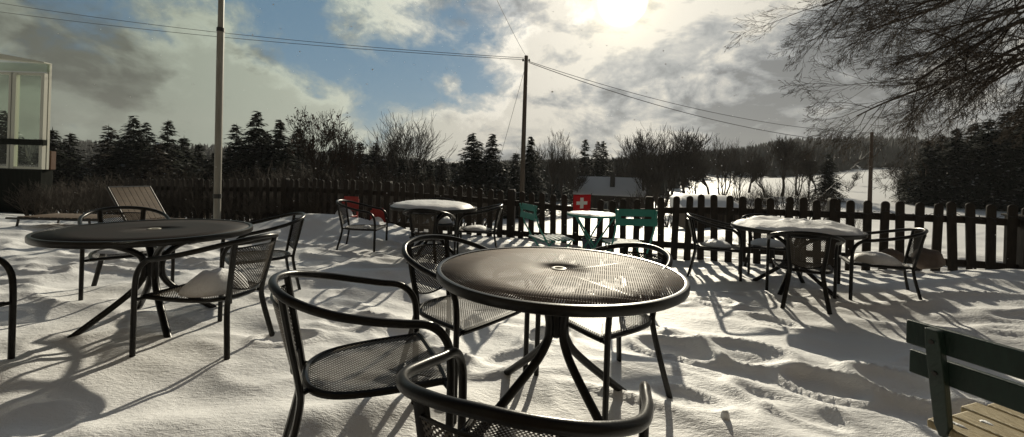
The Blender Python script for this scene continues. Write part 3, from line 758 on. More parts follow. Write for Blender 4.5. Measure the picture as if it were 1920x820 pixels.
up.location.x = at(977, 410, 19).x
TOPP = Vector((up.location.x, 19, ptop))
for s_ in (-1, 1):
    m = MB(); m.lathe([(.001, 0), (.04, 0), (.045, .05), (.03, .07), (.04, .10), (.001, .12)], 12, (s_*.14, 0, h1-.25)); m.tube([(0, 0, h1-.22), (s_*.14, 0, h1-.24)], .012, 6); m.build('insulator', 'stone', up)
p2t = at(1634, 248, 27)
up2, h2 = pole('utility_pole', 1630, 400, 27, .125, .09, p2t.z, .0, 'pole_brown', 'brown utility pole beyond the right half of the fence under the bare branches', 'utility pole')
P2 = Vector((up2.location.x, 27, p2t.z))
def wire(a, b, sag, lab, r_=.012, n=28):
    pts = [Vector(a).lerp(Vector(b), t)-Vector((0, 0, sag*4*t*(1-t))) for t in np.linspace(0, 1, n)]
    # start the mesh at its own end point
    o = MB().tube([q-Vector(a) for q in pts], r_, 5).build('power_line', 'wire'); o.location = a; return tag(o, lab, 'wire')
off_l = at(-140, -16, 24); off_l2 = at(-140, 4, 24)
ep, h3 = pole('utility_pole', -140, 330, 24, .14, .11, off_l.z+.3, 0, 'pole_wood', 'wooden utility pole off the left edge carrying the two wires', 'utility pole')
wire((ep.location.x, 24, off_l.z), TOPP+Vector((-.10, 0, -.10)), .45, 'upper of the two wires crossing the sky from the left edge to the middle pole')
wire((ep.location.x, 24, off_l2.z), TOPP+Vector((-.10, 0, -.18)), .35, 'lower of the two wires crossing the sky from the left edge to the middle pole')
wire(TOPP+Vector((.12, 0, -.25)), P2+Vector((0, 0, -.05)), .70, 'upper wire sloping down from the middle pole to the right pole', .013)
wire(TOPP+Vector((.12, 0, -.30)), P2+Vector((0, 0, -.75)), .75, 'lower wire sloping down from the middle pole to the right pole', .016)
a_ = at(925, -14, 9); wire(TOPP+Vector((-.02, 0, 0)), a_, .05, 'thin cable running up out of the picture from the top of the middle pole', .007)
gx = at(925, 290, 17.0); wire(TOPP+Vector((-.05, 0, -.6)), (gx.x-.45, 17.0, HZ(gx.x, 17)), .0, 'thin stay wire going down left from the middle pole', .008)
gz = at(1500, 338, 24.5); wire(P2+Vector((0, 0, -1.2)), (gz.x, 24.5, HZ(gz.x, 24.5)), .0, 'stay cable slanting down left from the brown right pole', .02)

# ------------------------------------------------------------------ buildings
def chalet():
    Y = 50; c = at(1142, 400, Y); z0 = HZ(c.x, Y)-.2; zt_ = at(1142, 400, Y).z
    z0 = zt_-.3
    r_ = empty('chalet', (c.x, Y, z0), R(-16), label='small dark wooden chalet with a snowy roof and a chimney beyond the fence', cat='house')
    w, d, h = 7.0, 4.6, 2.75; rh = 1.65
    m = MB(); m.v += [Vector(v) for v in ((-w/2, -d/2, 0), (w/2, -d/2, 0), (w/2, d/2, 0), (-w/2, d/2, 0), (-w/2, -d/2, h), (w/2, -d/2, h), (w/2, d/2, h), (-w/2, d/2, h), (-w/2, 0, h+rh*.93), (w/2, 0, h+rh*.93))]
    m.f += [(0, 1, 5, 4), (1, 2, 6, 9, 5), (2, 3, 7, 6), (3, 0, 4, 8, 7)]; m.build('wall', 'chalet_wood', r_, smooth=False)
    rf = MB(); ov = .40
    for s in (-1, 1):
        a = Vector((0, 0, h+rh)); b_ = Vector((0, s*(d/2+ov), h-rh*ov/(d/2)))
        L_ = (b_-a).length; mid = (a+b_)/2; an = math.atan2((b_-a).z, abs((b_-a).y))
        rf.box(mid, (w+1.2, L_, .10), Matrix.Rotation(an*s, 3, 'X'))
    rfo = rf.build('roof', 'chalet_wood', r_, smooth=False)
    sn = MB()
    for s in (-1, 1):
        nxx, nyy = 14, 8; base = len(sn.v)
        for lay in (.07, .30):
            for j in range(nyy+1):
                for i in range(nxx+1):
                    tx = i/nxx; ty = j/nyy; e = min(tx, 1-tx, .5)*2
                    top = lay if lay < .1 else .07+.24*min(1, (min(tx, 1-tx)*12+.25))*min(1, (1-ty)*6+.4)
                    y = s*(ty*(d/2+ov+.05)); z = h+rh-ty*(rh+rh*ov/(d/2))+top
                    sn.v.append(Vector(((tx-.5)*(w+1.25), y, z)))
        nn = (nxx+1)*(nyy+1)
        for j in range(nyy):
            for i in range(nxx):
                a = base+j*(nxx+1)+i
                sn.f.append((a, a+1, a+nxx+2, a+nxx+1)); b2 = a+nn; sn.f.append((b2, b2+1, b2+nxx+2, b2+nxx+1))
        for i in range(nxx): a = base+nyy*(nxx+1)+i; sn.f.append((a, a+1, a+1+nn, a+nn))
        for j in range(nyy):
            for i in (0, nxx): a = base+j*(nxx+1)+i; sn.f.append((a, a+nxx+1, a+nxx+1+nn, a+nn))
    sn.build('roof_snow', SNOW, rfo)
    ch = MB().box((.35, -d/2+.9, h+1.25), (.55, .55, 2.3)).box((.35, -d/2+.9, h+2.45), (.7, .7, .12)).build('chimney', 'stone', rfo, smooth=False)
    for x in (-2.3, -.5, 1.5):
        f_ = MB()
        for (cx_, cz_, sx, sz) in ((-.43, 0, .08, 1.0), (.43, 0, .08, 1.0), (0, .46, .78, .08), (0, -.46, .78, .08), (0, 0, .05, .84)): f_.box((x+cx_, -d/2-.03, 1.35+cz_), (sx, .07, sz))
        w_o = f_.build('window', 'window_frame' if x == -.5 else 'chalet_wood', r_, smooth=False); MB().box((x, -d/2-.012, 1.35), (.8, .02, .86)).build('pane', 'glass_dark', w_o, smooth=False)
    MB().box((2.9, -d/2-.03, 1.05), (.9, .06, 2.1)).build('door', 'dark_boards', r_, smooth=False)
    m = MB(); m.box((w/2+.7, -.3, .8), (1.4, 2.4, 1.6)); m.build('lean_to', 'chalet_wood', r_, smooth=False)
    m = MB(); m.box((w/2+.75, -.3, 1.85), (1.7, 2.8, .16), Matrix.Rotation(R(18), 3, 'Y')); m.build('lean_to_roof', SNOW, r_, bevel=.04)
chalet()
def shed():
    Y = 17.0; c = at(1337, 430, Y); z0 = HZ(c.x, Y)-.1
    ze = at(1337, 394, Y).z; zr = at(1337, 367, Y+1.0).z
    r_ = empty('shed', (c.x, Y, z0), R(-4), label='low shed with a grey-blue snow-laden roof behind the fence pickets', cat='shed')
    h = ze-z0; w = 2.25
    MB().box((0, .8, h/2-.05), (w, 1.5, h-.1)).build('wall', 'chalet_wood', r_, smooth=False)
    m = MB()
    n = 12
    for j in range(n+1):
        for i in range(n+1):
            tx = i/n; ty = j/n; x = (tx-.5)*(w+.25); edge = min(1, min(tx, 1-tx)*8+.3)
            y = -.15+ty*1.9; z = h+.02+(zr-ze)*math.sin(min(ty*1.15, 1)*PI/2)*edge**.3+.02*mnoise.noise(Vector((x*2, y*2, 0)))
            m.v.append(Vector((x, y, z)))
    for j in range(n):
        for i in range(n): a = j*(n+1)+i; m.f.append((a, a+1, a+n+2, a+n+1))
    base = [m.v[i].copy() for i in range(len(m.v))]
    ring = [i for i in range(n+1)]+[j*(n+1)+n for j in range(1, n+1)]+[n*(n+1)+i for i in range(n-1, -1, -1)]+[j*(n+1) for j in range(n-1, 0, -1)]
    b0 = len(m.v)
    for i in ring: v = m.v[i].copy(); v.z = h-.02; m.v.append(v)
    for q in range(len(ring)): q2 = (q+1) % len(ring); m.f.append((ring[q], ring[q2], b0+q2, b0+q))
    m.build('roof_snow', SNOW, r_)
    MB().box((0, .8, h-.06), (w+.2, 1.85, .07)).build('roof', 'chalet_wood', r_, smooth=False)
    g = MB()
    for i in range(11): g.box((-w/2+i*w/10, -.35, h*.45), (.04, .04, h*.9))
    g.box((0, -.35, h*.85), (w, .05, .05)).box((0, -.35, h*.3), (w, .05, .05)); g.build('slat_front', 'wood_fence', r_, smooth=False)
shed()
def reflection():  # room window mirrored in the glass, rebuilt as an invented solid structure
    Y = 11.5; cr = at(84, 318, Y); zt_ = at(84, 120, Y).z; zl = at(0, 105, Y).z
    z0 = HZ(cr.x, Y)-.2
    r_ = empty('reflected_window', (cr.x, Y, z0), 0, label='pale framed window porch at the far left edge with greenish panes', cat='window reflection')
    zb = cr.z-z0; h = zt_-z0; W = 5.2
    MB().box((-W/2-.1, .15, (zb-.02)/2), (W, .3, zb-.02)).build('wall', 'dark_boards', r_, smooth=False)
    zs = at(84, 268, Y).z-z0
    MB().box((-W/2, -.03, zs), (W+.05, .10, .16)).build('transom', 'dark_boards', r_, smooth=False)
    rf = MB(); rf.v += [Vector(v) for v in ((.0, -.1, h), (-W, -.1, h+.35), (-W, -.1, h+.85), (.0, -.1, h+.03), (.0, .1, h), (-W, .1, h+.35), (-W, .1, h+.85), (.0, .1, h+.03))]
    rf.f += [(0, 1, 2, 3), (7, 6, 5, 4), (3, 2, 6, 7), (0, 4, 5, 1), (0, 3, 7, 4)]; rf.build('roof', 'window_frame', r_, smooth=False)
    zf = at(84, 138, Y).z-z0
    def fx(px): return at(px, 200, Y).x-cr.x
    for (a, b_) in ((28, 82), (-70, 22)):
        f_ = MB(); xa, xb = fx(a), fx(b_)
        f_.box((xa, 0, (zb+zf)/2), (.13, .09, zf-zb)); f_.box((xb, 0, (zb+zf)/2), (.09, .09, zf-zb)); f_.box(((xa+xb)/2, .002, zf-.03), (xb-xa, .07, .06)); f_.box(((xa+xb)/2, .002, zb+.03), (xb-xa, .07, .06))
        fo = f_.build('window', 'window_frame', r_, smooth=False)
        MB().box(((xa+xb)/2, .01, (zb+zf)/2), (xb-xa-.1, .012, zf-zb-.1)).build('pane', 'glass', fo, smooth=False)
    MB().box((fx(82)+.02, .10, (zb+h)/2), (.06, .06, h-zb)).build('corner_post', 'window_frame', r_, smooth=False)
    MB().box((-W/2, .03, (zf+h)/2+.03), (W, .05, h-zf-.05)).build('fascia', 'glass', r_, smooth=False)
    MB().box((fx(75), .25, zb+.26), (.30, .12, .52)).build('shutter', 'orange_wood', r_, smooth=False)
reflection()
# the house whose terrace this is: unseen wall added here to block skylight
hs = empty('house', (0, -.55, 0), 0, label='unseen dark boarded house wall at the near side of the terrace', cat='house')
MB().box((0, -.15, 3.1), (16, .3, 6.6)).build('wall', 'chalet_wood', hs, smooth=False)
MB().box((0, -.9, 6.55), (17.5, 3.4, .18), Matrix.Rotation(R(-14), 3, 'X')).build('roof', 'chalet_wood', hs, smooth=False)
for x in (-4.5, -1.5, 1.5, 4.5):
    f_ = MB()
    for (cx_, cz_, sx, sz) in ((-.62, 0, .08, 1.3), (.62, 0, .08, 1.3), (0, .61, 1.16, .08), (0, -.61, 1.16, .08), (0, 0, .06, 1.14)): f_.box((x+cx_, .03, 1.6+cz_), (sx, .06, sz))
    w_o = f_.build('window', 'window_frame', hs, smooth=False); MB().box((x, .012, 1.6), (1.16, .02, 1.14)).build('pane', 'glass_dark', w_o, smooth=False)
# dark cabinet at the end of the fence
ec = at(1932, 470, 4.75); cb = empty('cabinet', (ec.x, ec.y, 0), ang, label='dark wooden cabinet standing at the right end of the picket fence', cat='cabinet')
MB().box((0, 0, .41), (.30, .28, .86)).build('body', 'wood_fence', cb, bevel=.006); MB().box((0, 0, .853), (.34, .32, .025)).build('lid', 'wood_fence', cb, bevel=.004); MB().box((-.02, -.148, .45), (.22, .012, .66)).build('door', 'wood_fence', cb, bevel=.003)
# boulders
def boulder(px, py, Y, sx, sz, lab, seed):
    p = at(px, py, Y); m = MB(); n = 20
    for j in range(11):
        th = PI*j/10
        for k in range(n):
            a = 2*PI*k/n; v = Vector((math.sin(th)*math.cos(a), math.sin(th)*math.sin(a), math.cos(th)))
            q = 1+.22*mnoise.noise(v*1.8+Vector((seed, 0, 0)))+.08*mnoise.noise(v*5+Vector((seed, 0, 0)))
            m.v.append(Vector((v.x*sx*q, v.y*sx*.8*q, v.z*sz*q)))
    for j in range(10):
        for k in range(n): k2 = (k+1) % n; m.f.append((j*n+k, j*n+k2, (j+1)*n+k2, (j+1)*n+k))
    o = m.build('boulder', 'boulder'); o.location = p; tag(o, lab, 'boulder')
boulder(1672, 484, 4.75, .125, .10, 'smaller brown boulder in the snow between the snow-filled armchair and the fence', 4)
boulder(1740, 486, 4.62, .15, .12, 'larger brown boulder behind the back of the snow-filled armchair', 9)
# snow clod in the foreground
snow_dome('snow_clod', ell(.022, .018, .4, 3), .028, 0, 77, 'small round clod of snow at the bottom right of centre', (onz(1360, 806, 0).x, onz(1360, 806, 0).y, HZ(onz(1360, 806, 0).x, onz(1360, 806, 0).y)-.004), lump=.5, n=24, rings=6)

# ------------------------------------------------------------------ trees
def spruce_mesh(name, h, w, seed, dens=1.0, low=.04, droop=.35, brown=False):
    rr = random.Random(seed); v = []; f = []
    z = h*low
    step = .26
    while z < h*.985:
        t = z/h; R_ = w/2*((1-t)**.80)*(.85+.25*rr.random())+.05
        nb = max(4, int((7+R_*7)*dens))
        for b in range(nb):
            a = rr.uniform(0, 2*PI); L_ = R_*rr.uniform(.5, 1.18); up = .25*(t) + .02; zb_ = z+rr.uniform(-.5, .5)*step*1.3
            nseg = max(3, int(L_/.15))
            for k in range(nseg):
                q = (k+.6)/nseg
                if rr.random() < .06: continue
                r_ = L_*q; zz = zb_+L_*(up*q-droop*q*q)+rr.uniform(-.05, .05)
                cx, cy = r_*math.cos(a), r_*math.sin(a)
                s = (.10+.12*(1-q)+.05*rr.random())*(1 if h > 4 else .7)
                # two crossed, ragged leaf-size faces
                for m in range(2):
                    da = a+rr.uniform(-.7, .7)+(m*1.3-.6); tip = Vector((math.cos(da), math.sin(da), rr.uniform(-.55, .12)))*s*1.7
                    sd = Vector((-math.sin(da), math.cos(da), rr.uniform(-.5, .5)))*s*.42
                    c = Vector((cx, cy, zz)); i = len(v)
                    v += [c-sd, c+sd, c+tip*.6+sd*.7, c+tip, c+tip*.55-sd*.8]; f.append((i, i+1, i+2, i+3, i+4))
        z += step*rr.uniform(.8, 1.2)*(1.1-.3*t)
    # leader
    i = len(v); v += [Vector((-.03, 0, h*.97)), Vector((.03, 0, h*.97)), Vector((0, 0, h*1.02))]; f.append((i, i+1, i+2))
    cr = bpy.data.meshes.new(name+'_crown'); cr.from_pydata([tuple(x) for x in v], [], f); cr.materials.append(MT['needle_brown' if brown else 'needle']); cr.materials.append(SNOW)
    for p_ in cr.polygons:
        if rr.random() < .035: p_.material_index = 1
    t = MB().tube([(0, 0, -.5), (0, 0, h*.5), (0, 0, h*.98)], [.11*h/8+.03, .06*h/8+.02, .01], 7)
    tr = bpy.data.meshes.new(name+'_trunk'); tr.from_pydata([tuple(x) for x in t.v], [], t.f); tr.materials.append(MT['bark_far'])
    return cr, tr
def place_tree(name, crown, trunk, loc, s, rz, lab, cat, group, cname='crown', sxy=None):
    r_ = empty(name, loc, rz, label=lab, cat=cat, group=group); r_.scale = ((sxy or s), (sxy or s), s)
    for nm, me in ((cname, crown), ('trunk', trunk)):
        o = bpy.data.objects.new(nm, me); C.objects.link(o); o.parent = r_
    return r_
SP = [spruce_mesh('s%d' % i, 8, w, 10+i, d, .03, dr, br) for i, (w, d, dr, br) in enumerate([(6.0, .9, .42, False), (6.2, .65, .30, False), (6.4, .9, .45, False), (6.0, .65, .35, True), (4.8, .9, .3, False)])]
NUMW = {0: 'slender', 1: 'ragged', 2: 'broad', 3: 'brownish', 4: 'narrow'}
tr_r = random.Random(21)
def spruce(px, top, Y, var, lab, wscale=1.0, base=None):
    p = at(px, 350, Y); z0 = HZ(p.x, Y) if base is None else at(px, base, Y).z; zt_ = at(px, top, Y).z; s = (zt_-z0)/8.1
    return place_tree('spruce_tree', *SP[var], (p.x, Y, z0-.05), s, tr_r.uniform(0, 6.28), lab, 'tree', 'spruces beyond the fence', sxy=s*wscale*1.28)
SPR = [ # px, top, Y, variant, width, label
 (5, 205, 26, 0, .75, 'tall dark spruce behind the window porch at the left edge'),
 (52, 300, 24, 2, 1.1, 'low spruce under the solid porch window'),
 (95, 236, 28, 4, 1.0, 'first spruce right of the window porch'),
 (128, 246, 29, 1, 1.0, 'second spruce right of the window porch'),
 (200, 232, 34, 3, 1.0, 'brownish spruce standing alone above the raised lounger back'),
 (247, 215, 33, 2, .85, 'tallest wide spruce left of the flagpole'),
 (272, 226, 34, 1, .8, 'spruce leaning against the right side of the tallest one left of the flagpole'),
 (311, 222, 33, 1, .85, 'layered spruce between the tallest one and the flagpole'),
 (342, 252, 36, 4, 1.1, 'small pointed spruce halfway to the flagpole'),
 (371, 265, 38, 4, 1.1, 'smallest spruce just left of the flagpole'),
 (440, 230, 33, 1, .9, 'open spruce just right of the flagpole'),
 (477, 206, 32, 0, .85, 'tallest spruce right of the flagpole with dense crown'),
 (498, 243, 36, 4, 1.0, 'little spruce top between two taller ones right of the flagpole'),
 (521, 222, 32, 0, .85, 'dense spruce left of the leafy-tipped fruit tree'),
 (556, 235, 34, 2, .9, 'spruce hidden behind the leafy-tipped fruit tree'),
 (640, 262, 34, 4, 1.1, 'spruce top behind the slanting bare sapling'),
 (672, 260, 36, 4, .9, 'slim spruce right of the slanting bare sapling'),
 (702, 266, 38, 0, .9, 'spruce at the left foot of the broad bare tree'),
 (738, 270, 38, 1, .9, 'spruce in front of the broad bare tree'),
 (826, 291, 44, 0, 1.1, 'low rounded spruce right of the broad bare tree'),
 (850, 300, 50, 4, 1.1, 'tiny spruce top before the twin spruces'),
 (882, 247, 36, 0, .95, 'left one of the tall twin spruces left of the middle pole'),
 (897, 262, 38, 1, .85, 'spruce between the tall twin spruces'),
 (920, 249, 36, 0, .9, 'right one of the tall twin spruces left of the middle pole'),
 (948, 300, 46, 4, 1.0, 'tiny spruce top left of the middle pole'),
 (966, 281, 40, 4, 1.0, 'small spruce directly left of the middle pole'),
 (993, 254, 37, 0, .8, 'spruce directly right of the middle pole'),
 (1094, 258, 55, 1, .75, 'airy spruce above the left end of the chalet roof'),
 (1118, 263, 56, 1, .7, 'left one of the close pair of spruces above the chalet'),
 (1130, 262, 57, 1, .75, 'right one of the close pair of spruces above the chalet'),
 (1552, 285, 36, 2, .85, 'dark snowless fir standing in the field left of the brown pole'),
 (1700, 300, 38, 2, .8, 'lowest outer fir of the dark wood at the right'),
 (1738, 262, 34, 2, 1.0, 'fir at the near corner of the dark wood at the right'),
 (1765, 250, 37, 2, 1.0, 'fir in the second row of the dark wood at the right'),
 (1790, 240, 33, 2, 1.0, 'broad fir in the middle of the dark wood at the right'),
 (1825, 228, 36, 0, 1.1, 'dense fir deeper in the dark wood at the right'),
 (1850, 222, 32, 2, .95, 'fir with low sweeping limbs in the dark wood at the right'),
 (1885, 205, 34, 0, 1.1, 'tall fir near the right edge of the picture'),
 (1915, 190, 31, 2, .9, 'tallest fir at the right edge of the picture'),
 (1950, 200, 33, 2, .9, 'fir just off the right edge of the picture')]
for (px, top, Y, v, ws, lab) in SPR: spruce(px, top, Y, v, lab, ws)
for i, (px, top) in enumerate([(20, 262), (75, 285), (108, 282), (150, 290), (172, 296), (186, 285), (222, 262), (236, 270), (262, 258), (292, 264), (325, 272), (356, 288), (388, 292), (402, 284), (425, 276), (456, 258), (488, 262), (508, 265), (538, 262), (575, 275), (605, 282), (625, 290), (655, 285), (690, 288), (715, 295), (752, 296), (780, 300), (805, 302), (862, 300), (908, 290), (936, 305)]):
    spruce(px, top, 30+(i*17 % 9), (i*7) % 5, 'low spruce filling the dark row between the taller spruces beyond the fence', 1.1)['group'] = 'low spruces filling the dark row'
# ------------------------------------------------------------------ bare trees
def bare_mesh(name, h, spread, seed, kind='round', m='bark_far', minr=.016, levels=5):
    rr = random.Random(seed); mb = MB(); tw = MB()
    leaf = MB()
    def grow(p, d, L_, r_, lev, target):
        n = 4 if lev < 3 else 3; pts = [p.copy()]; rad = [r_]; q = p.copy(); dd = d.copy()
        for k in range(n):
            dd = (dd+Vector((rr.gauss(0, .10), rr.gauss(0, .10), rr.gauss(0, .06)+(.10 if kind != 'droop' else -.06)*(lev > 0)))).normalized()
            q = q+dd*(L_/n); pts.append(q.copy()); rad.append(max(minr*.6, r_*(1-.5*(k+1)/n)))
        mb.tube(pts, rad, 6 if lev < 2 else (4 if lev < 3 else 3), cap=False)
        if lev >= levels:
            if kind == 'fruit' and q.z > h*.45 and rr.random() < .16:
                for _ in range(3):
                    c = q+Vector((rr.gauss(0, .03), rr.gauss(0, .03), rr.gauss(0, .03))); s = rr.uniform(.03, .06); i = len(leaf.v)
                    leaf.v += [c+Vector((rr.uniform(-s, s), rr.uniform(-s, s), rr.uniform(-s, s))) for _ in range(4)]; leaf.f += [(i, i+1, i+2), (i, i+2, i+3), (i+1, i+2, i+3)]
            return
        nc = {0: rr.randint(5, 7) if kind != 'birch' else 12, 1: rr.randint(4, 6), 2: rr.randint(4, 5), 3: rr.randint(3, 4), 4: 3}[lev]
        for c in range(nc):
            t = (rr.uniform(.35, 1) if lev else rr.uniform(.45, 1)) if c < nc-1 else 1.0
            i = min(len(pts)-2, int(t*n)); fr_ = t*n-i; bp_ = pts[i].lerp(pts[i+1], min(fr_, 1)); rb = rad[i]*(1-fr_)+rad[i+1]*min(fr_, 1) if i+1 < len(rad) else rad[-1]
            bd_ = (pts[i+1]-pts[i]).normalized()
            ax = Vector((rr.gauss(0, 1), rr.gauss(0, 1), rr.gauss(0, .3))); ax = (ax-bd_*ax.dot(bd_)).normalized()
            an = rr.uniform(.25, .75)*(.55 if c == nc-1 else 1)*spread
            nd = (bd_*math.cos(an)+ax*math.sin(an)).normalized()
            grow(bp_, nd, L_*rr.uniform(.5, .78)*(1 if kind != 'birch' or lev else .5), max(minr, rb*rr.uniform(.5, .72)), lev+1, None)
    if kind in ('bush',):
        for s in range(9):
            a = rr.uniform(0, 2*PI); e = rr.uniform(.15, .7)
            grow(Vector((math.cos(a)*.12, math.sin(a)*.12, -.1)), Vector((math.cos(a)*math.sin(e), math.sin(a)*math.sin(e), math.cos(e))), h*.55, .018*h, 1+1, None)
    elif kind == 'multi':
        for s in range(4):
            a = s*PI/2+rr.uniform(-.4, .4); e = rr.uniform(.08, .4)
            grow(Vector((math.cos(a)*.2, math.sin(a)*.2, -.2)), Vector((math.cos(a)*math.sin(e), math.sin(a)*math.sin(e), math.cos(e))), h*.5, .013*h, 1, None)
    else:
        grow(Vector((0, 0, -.2)), Vector((0, 0, 1)), h*(.42 if kind != 'birch' else .85), .022*h, 0, None)
    # normalise the height
    zmax = max(v.z for v in mb.v); k = h/zmax
    for b_ in (mb, leaf):
        for v in b_.v: v *= k
    me = bpy.data.meshes.new(name); me.from_pydata([tuple(v) for v in mb.v], [], mb.f); me.materials.append(MT[m])
    lm = None
    if leaf.f:
        lm = bpy.data.meshes.new(name+'_leaves'); lm.from_pydata([tuple(v) for v in leaf.v], [], leaf.f); lm.materials.append(MT['ochre_leaf'])
    return me, lm
BT = {'round1': bare_mesh('r1', 8, .9, 1, 'round'), 'round2': bare_mesh('r2', 8, .95, 2, 'multi'), 'round3': bare_mesh('r3', 8, .8, 3, 'round'),
      'birch': bare_mesh('b1', 8, .85, 4, 'birch', levels=4), 'fruit': bare_mesh('f1', 4, 1.05, 6, 'fruit', minr=.007), 'bush1': bare_mesh('bu1', 2, .9, 7, 'bush', minr=.006), 'bush2': bare_mesh('bu2', 2, 1.1, 8, 'bush', minr=.006)}
def bare(px, top, Y, var, lab, wx=1.0, grp='bare trees beyond the fence', nm='bare_tree', cat='tree', rz=None, base=None, h0=8):
    me, lm = BT[var]; p = at(px, 350, Y); z0 = HZ(p.x, Y) if base is None else at(px, base, Y).z
    if var.startswith('round'): wx *= 1.35
    h0 = {'fruit': 4, 'bush1': 2, 'bush2': 2}.get(var, 8); s = (at(px, top, Y).z-z0)/h0
    o = bpy.data.objects.new(nm, me); C.objects.link(o); o.location = (p.x, Y, z0); o.scale = (s*wx, s*wx, s); o.rotation_euler = (0, 0, tr_r.uniform(0, 6.28) if rz is None else rz); tag(o, lab, cat, grp)
    if lm: l = bpy.data.objects.new('dead_leaves', lm); C.objects.link(l); l.parent = o
    return o
BAR = [
 (770, 196, 36, 'round2', .85, 'broad bare tree with fan-shaped crown left of the twin spruces'),
 (722, 222, 38, 'round3', .9, 'bare tree leaning out left of the broad fan-shaped one'),
 (592, 193, 14, 'fruit', 1.0, 'leafy-tipped fruit tree whose twigs stand above the spruces'),
 (655, 238, 15, 'fruit', .6, 'slanting bare sapling right of the leafy-tipped fruit tree'),
 (1033, 240, 45, 'birch', .9, 'left one of the two thin birches right of the middle pole'),
 (1056, 246, 47, 'birch', .8, 'right one of the two thin birches right of the middle pole'),
 (1082, 272, 50, 'round3', .8, 'small bare tree between the birches and the chalet spruces'),
 (1010, 268, 48, 'round1', .7, 'small bare tree between the middle pole and the birches'),
 (1178, 248, 50, 'round3', 1.0, 'bare tree above the right end of the chalet roof'),
 (1205, 238, 47, 'round1', .8, 'bare tree at the left of the big round crowns'),
 (1238, 224, 44, 'round2', .9, 'tallest of the big round bare crowns right of the chalet'),
 (1278, 234, 45, 'round1', 1.0, 'bare tree right of the tallest round crown'),
 (1330, 256, 52, 'round3', .9, 'bare tree at the left of the middle group in the field'),
 (1355, 248, 46, 'round2', .9, 'dense bare tree in the middle of the field, wide crown'),
 (1404, 266, 48, 'round3', .9, 'smaller bare tree right of the dense one in the field'),
 (1466, 250, 42, 'round1', 1.0, 'bare tree in the field under the end of the wires'),
 (1495, 256, 44, 'round2', .8, 'double-stemmed bare tree left of the dark fir in the field'),
 (1530, 270, 46, 'round3', .8, 'thin bare tree touching the dark fir in the field'),
 (1690, 286, 36, 'round2', 1.0, 'bare tree at the edge of the dark wood at the right'),
 (1600, 318, 60, 'round3', .9, 'small bare tree right of the dark fir in the field'),
 (1222, 262, 40, 'round3', .8, 'bare tree with thin stems in front of the round crowns near the chalet'),
 (1258, 268, 42, 'round1', .8, 'bare tree between the tallest round crown and the middle group'),
 (1302, 278, 40, 'round2', .8, 'low bare tree above the snowy shed'),
 (1385, 285, 38, 'round2', .8, 'low bare tree just right of the dense one in the field'),
 (1435, 285, 40, 'round3', .9, 'low bare tree left of the one under the end of the wires'),
 (1515, 292, 40, 'round1', .9, 'low bare tree touching the left side of the dark fir')]
for (px, top, Y, v, wx, lab) in BAR: bare(px, top, Y, v, lab, wx)
bsh = [(300, 300), (335, 310), (370, 300), (425, 300), (455, 305), (490, 290), (520, 300), (550, 285), (580, 290), (610, 285), (645, 280), (675, 290), (700, 300), (730, 300), (760, 305), (790, 305), (815, 320), (150, 320), (190, 310), (230, 315), (265, 305), (845, 335), (870, 335)]
for i, (px, top) in enumerate(bsh):
    Y = 11.5+(i*37 % 11)*.9
    o = bare(px, top+(i*13 % 17), Y, ('bush1', 'bush2')[i % 2], 'leafless bush in the dense thicket behind the left part of the fence', 1.25, 'bushes of the thicket behind the fence', 'bush', 'bush')
for i in range(30):
    px = 60+i*20+(i*11 % 7)*2; q = ray(px, 380); tt_ = (FA.x*FD.y-FA.y*FD.x)/(q.x*FD.y-q.y*FD.x); Yf = tt_
    o = bare(px, 338+(i*7 % 17), Yf+(.35 if i % 3 else -.30), ('bush2', 'bush1')[i % 2], 'scrubby twiggy bush growing tight along the left part of the fence', 1.3, 'scrub along the left part of the fence', 'bush', 'bush')
for i in range(34):
    px = 110+i*24+(i*7 % 5)*3; Y = 10.5+(i*29 % 13)*.35
    o = bare(px, 335+(i*11 % 14), Y, ('bush2', 'bush1')[i % 2], 'low twiggy bush in the hedge right behind the left part of the fence', 1.5, 'low bushes of the hedge behind the fence', 'bush', 'bush')
fb = [(1225, 345, 22), (1300, 352, 26), (1365, 345, 20), (1395, 350, 24), (1420, 340, 19), (1440, 345, 21), (1465, 330, 18), (1490, 338, 17), (1515, 345, 18), (1540, 350, 16), (1590, 333, 50), (1255, 340, 24), (1205, 350, 26), (1605, 378, 11)]
fbl = ['bush at the right side of the chalet', 'thin bush left of the snowy shed roof', 'bush above the right end of the snowy shed roof', 'bush just right of the snowy shed', 'dense bush between the shed and the right table', 'bush rising above the left end of the lumpy snow table', 'tall tangled bush behind the lumpy snow table',
       'tangled bush behind the middle of the lumpy snow table', 'twiggy bush behind the right part of the lumpy snow table', 'bush left of the gap in the fence pickets', 'lone round bush in the snowy field left of the brown pole', 'bush between the chalet and the snowy shed', 'small bush by the chalet lean-to', 'few thin twigs beside the brown pole behind the fence']
for i, (px, top, Y) in enumerate(fb): bare(px, top, Y, ('bush1', 'bush2')[i % 2], 'leafless '+fbl[i], 1.0 if i < 13 else .5, 'bushes in the field beyond the fence', 'bush', 'bush')

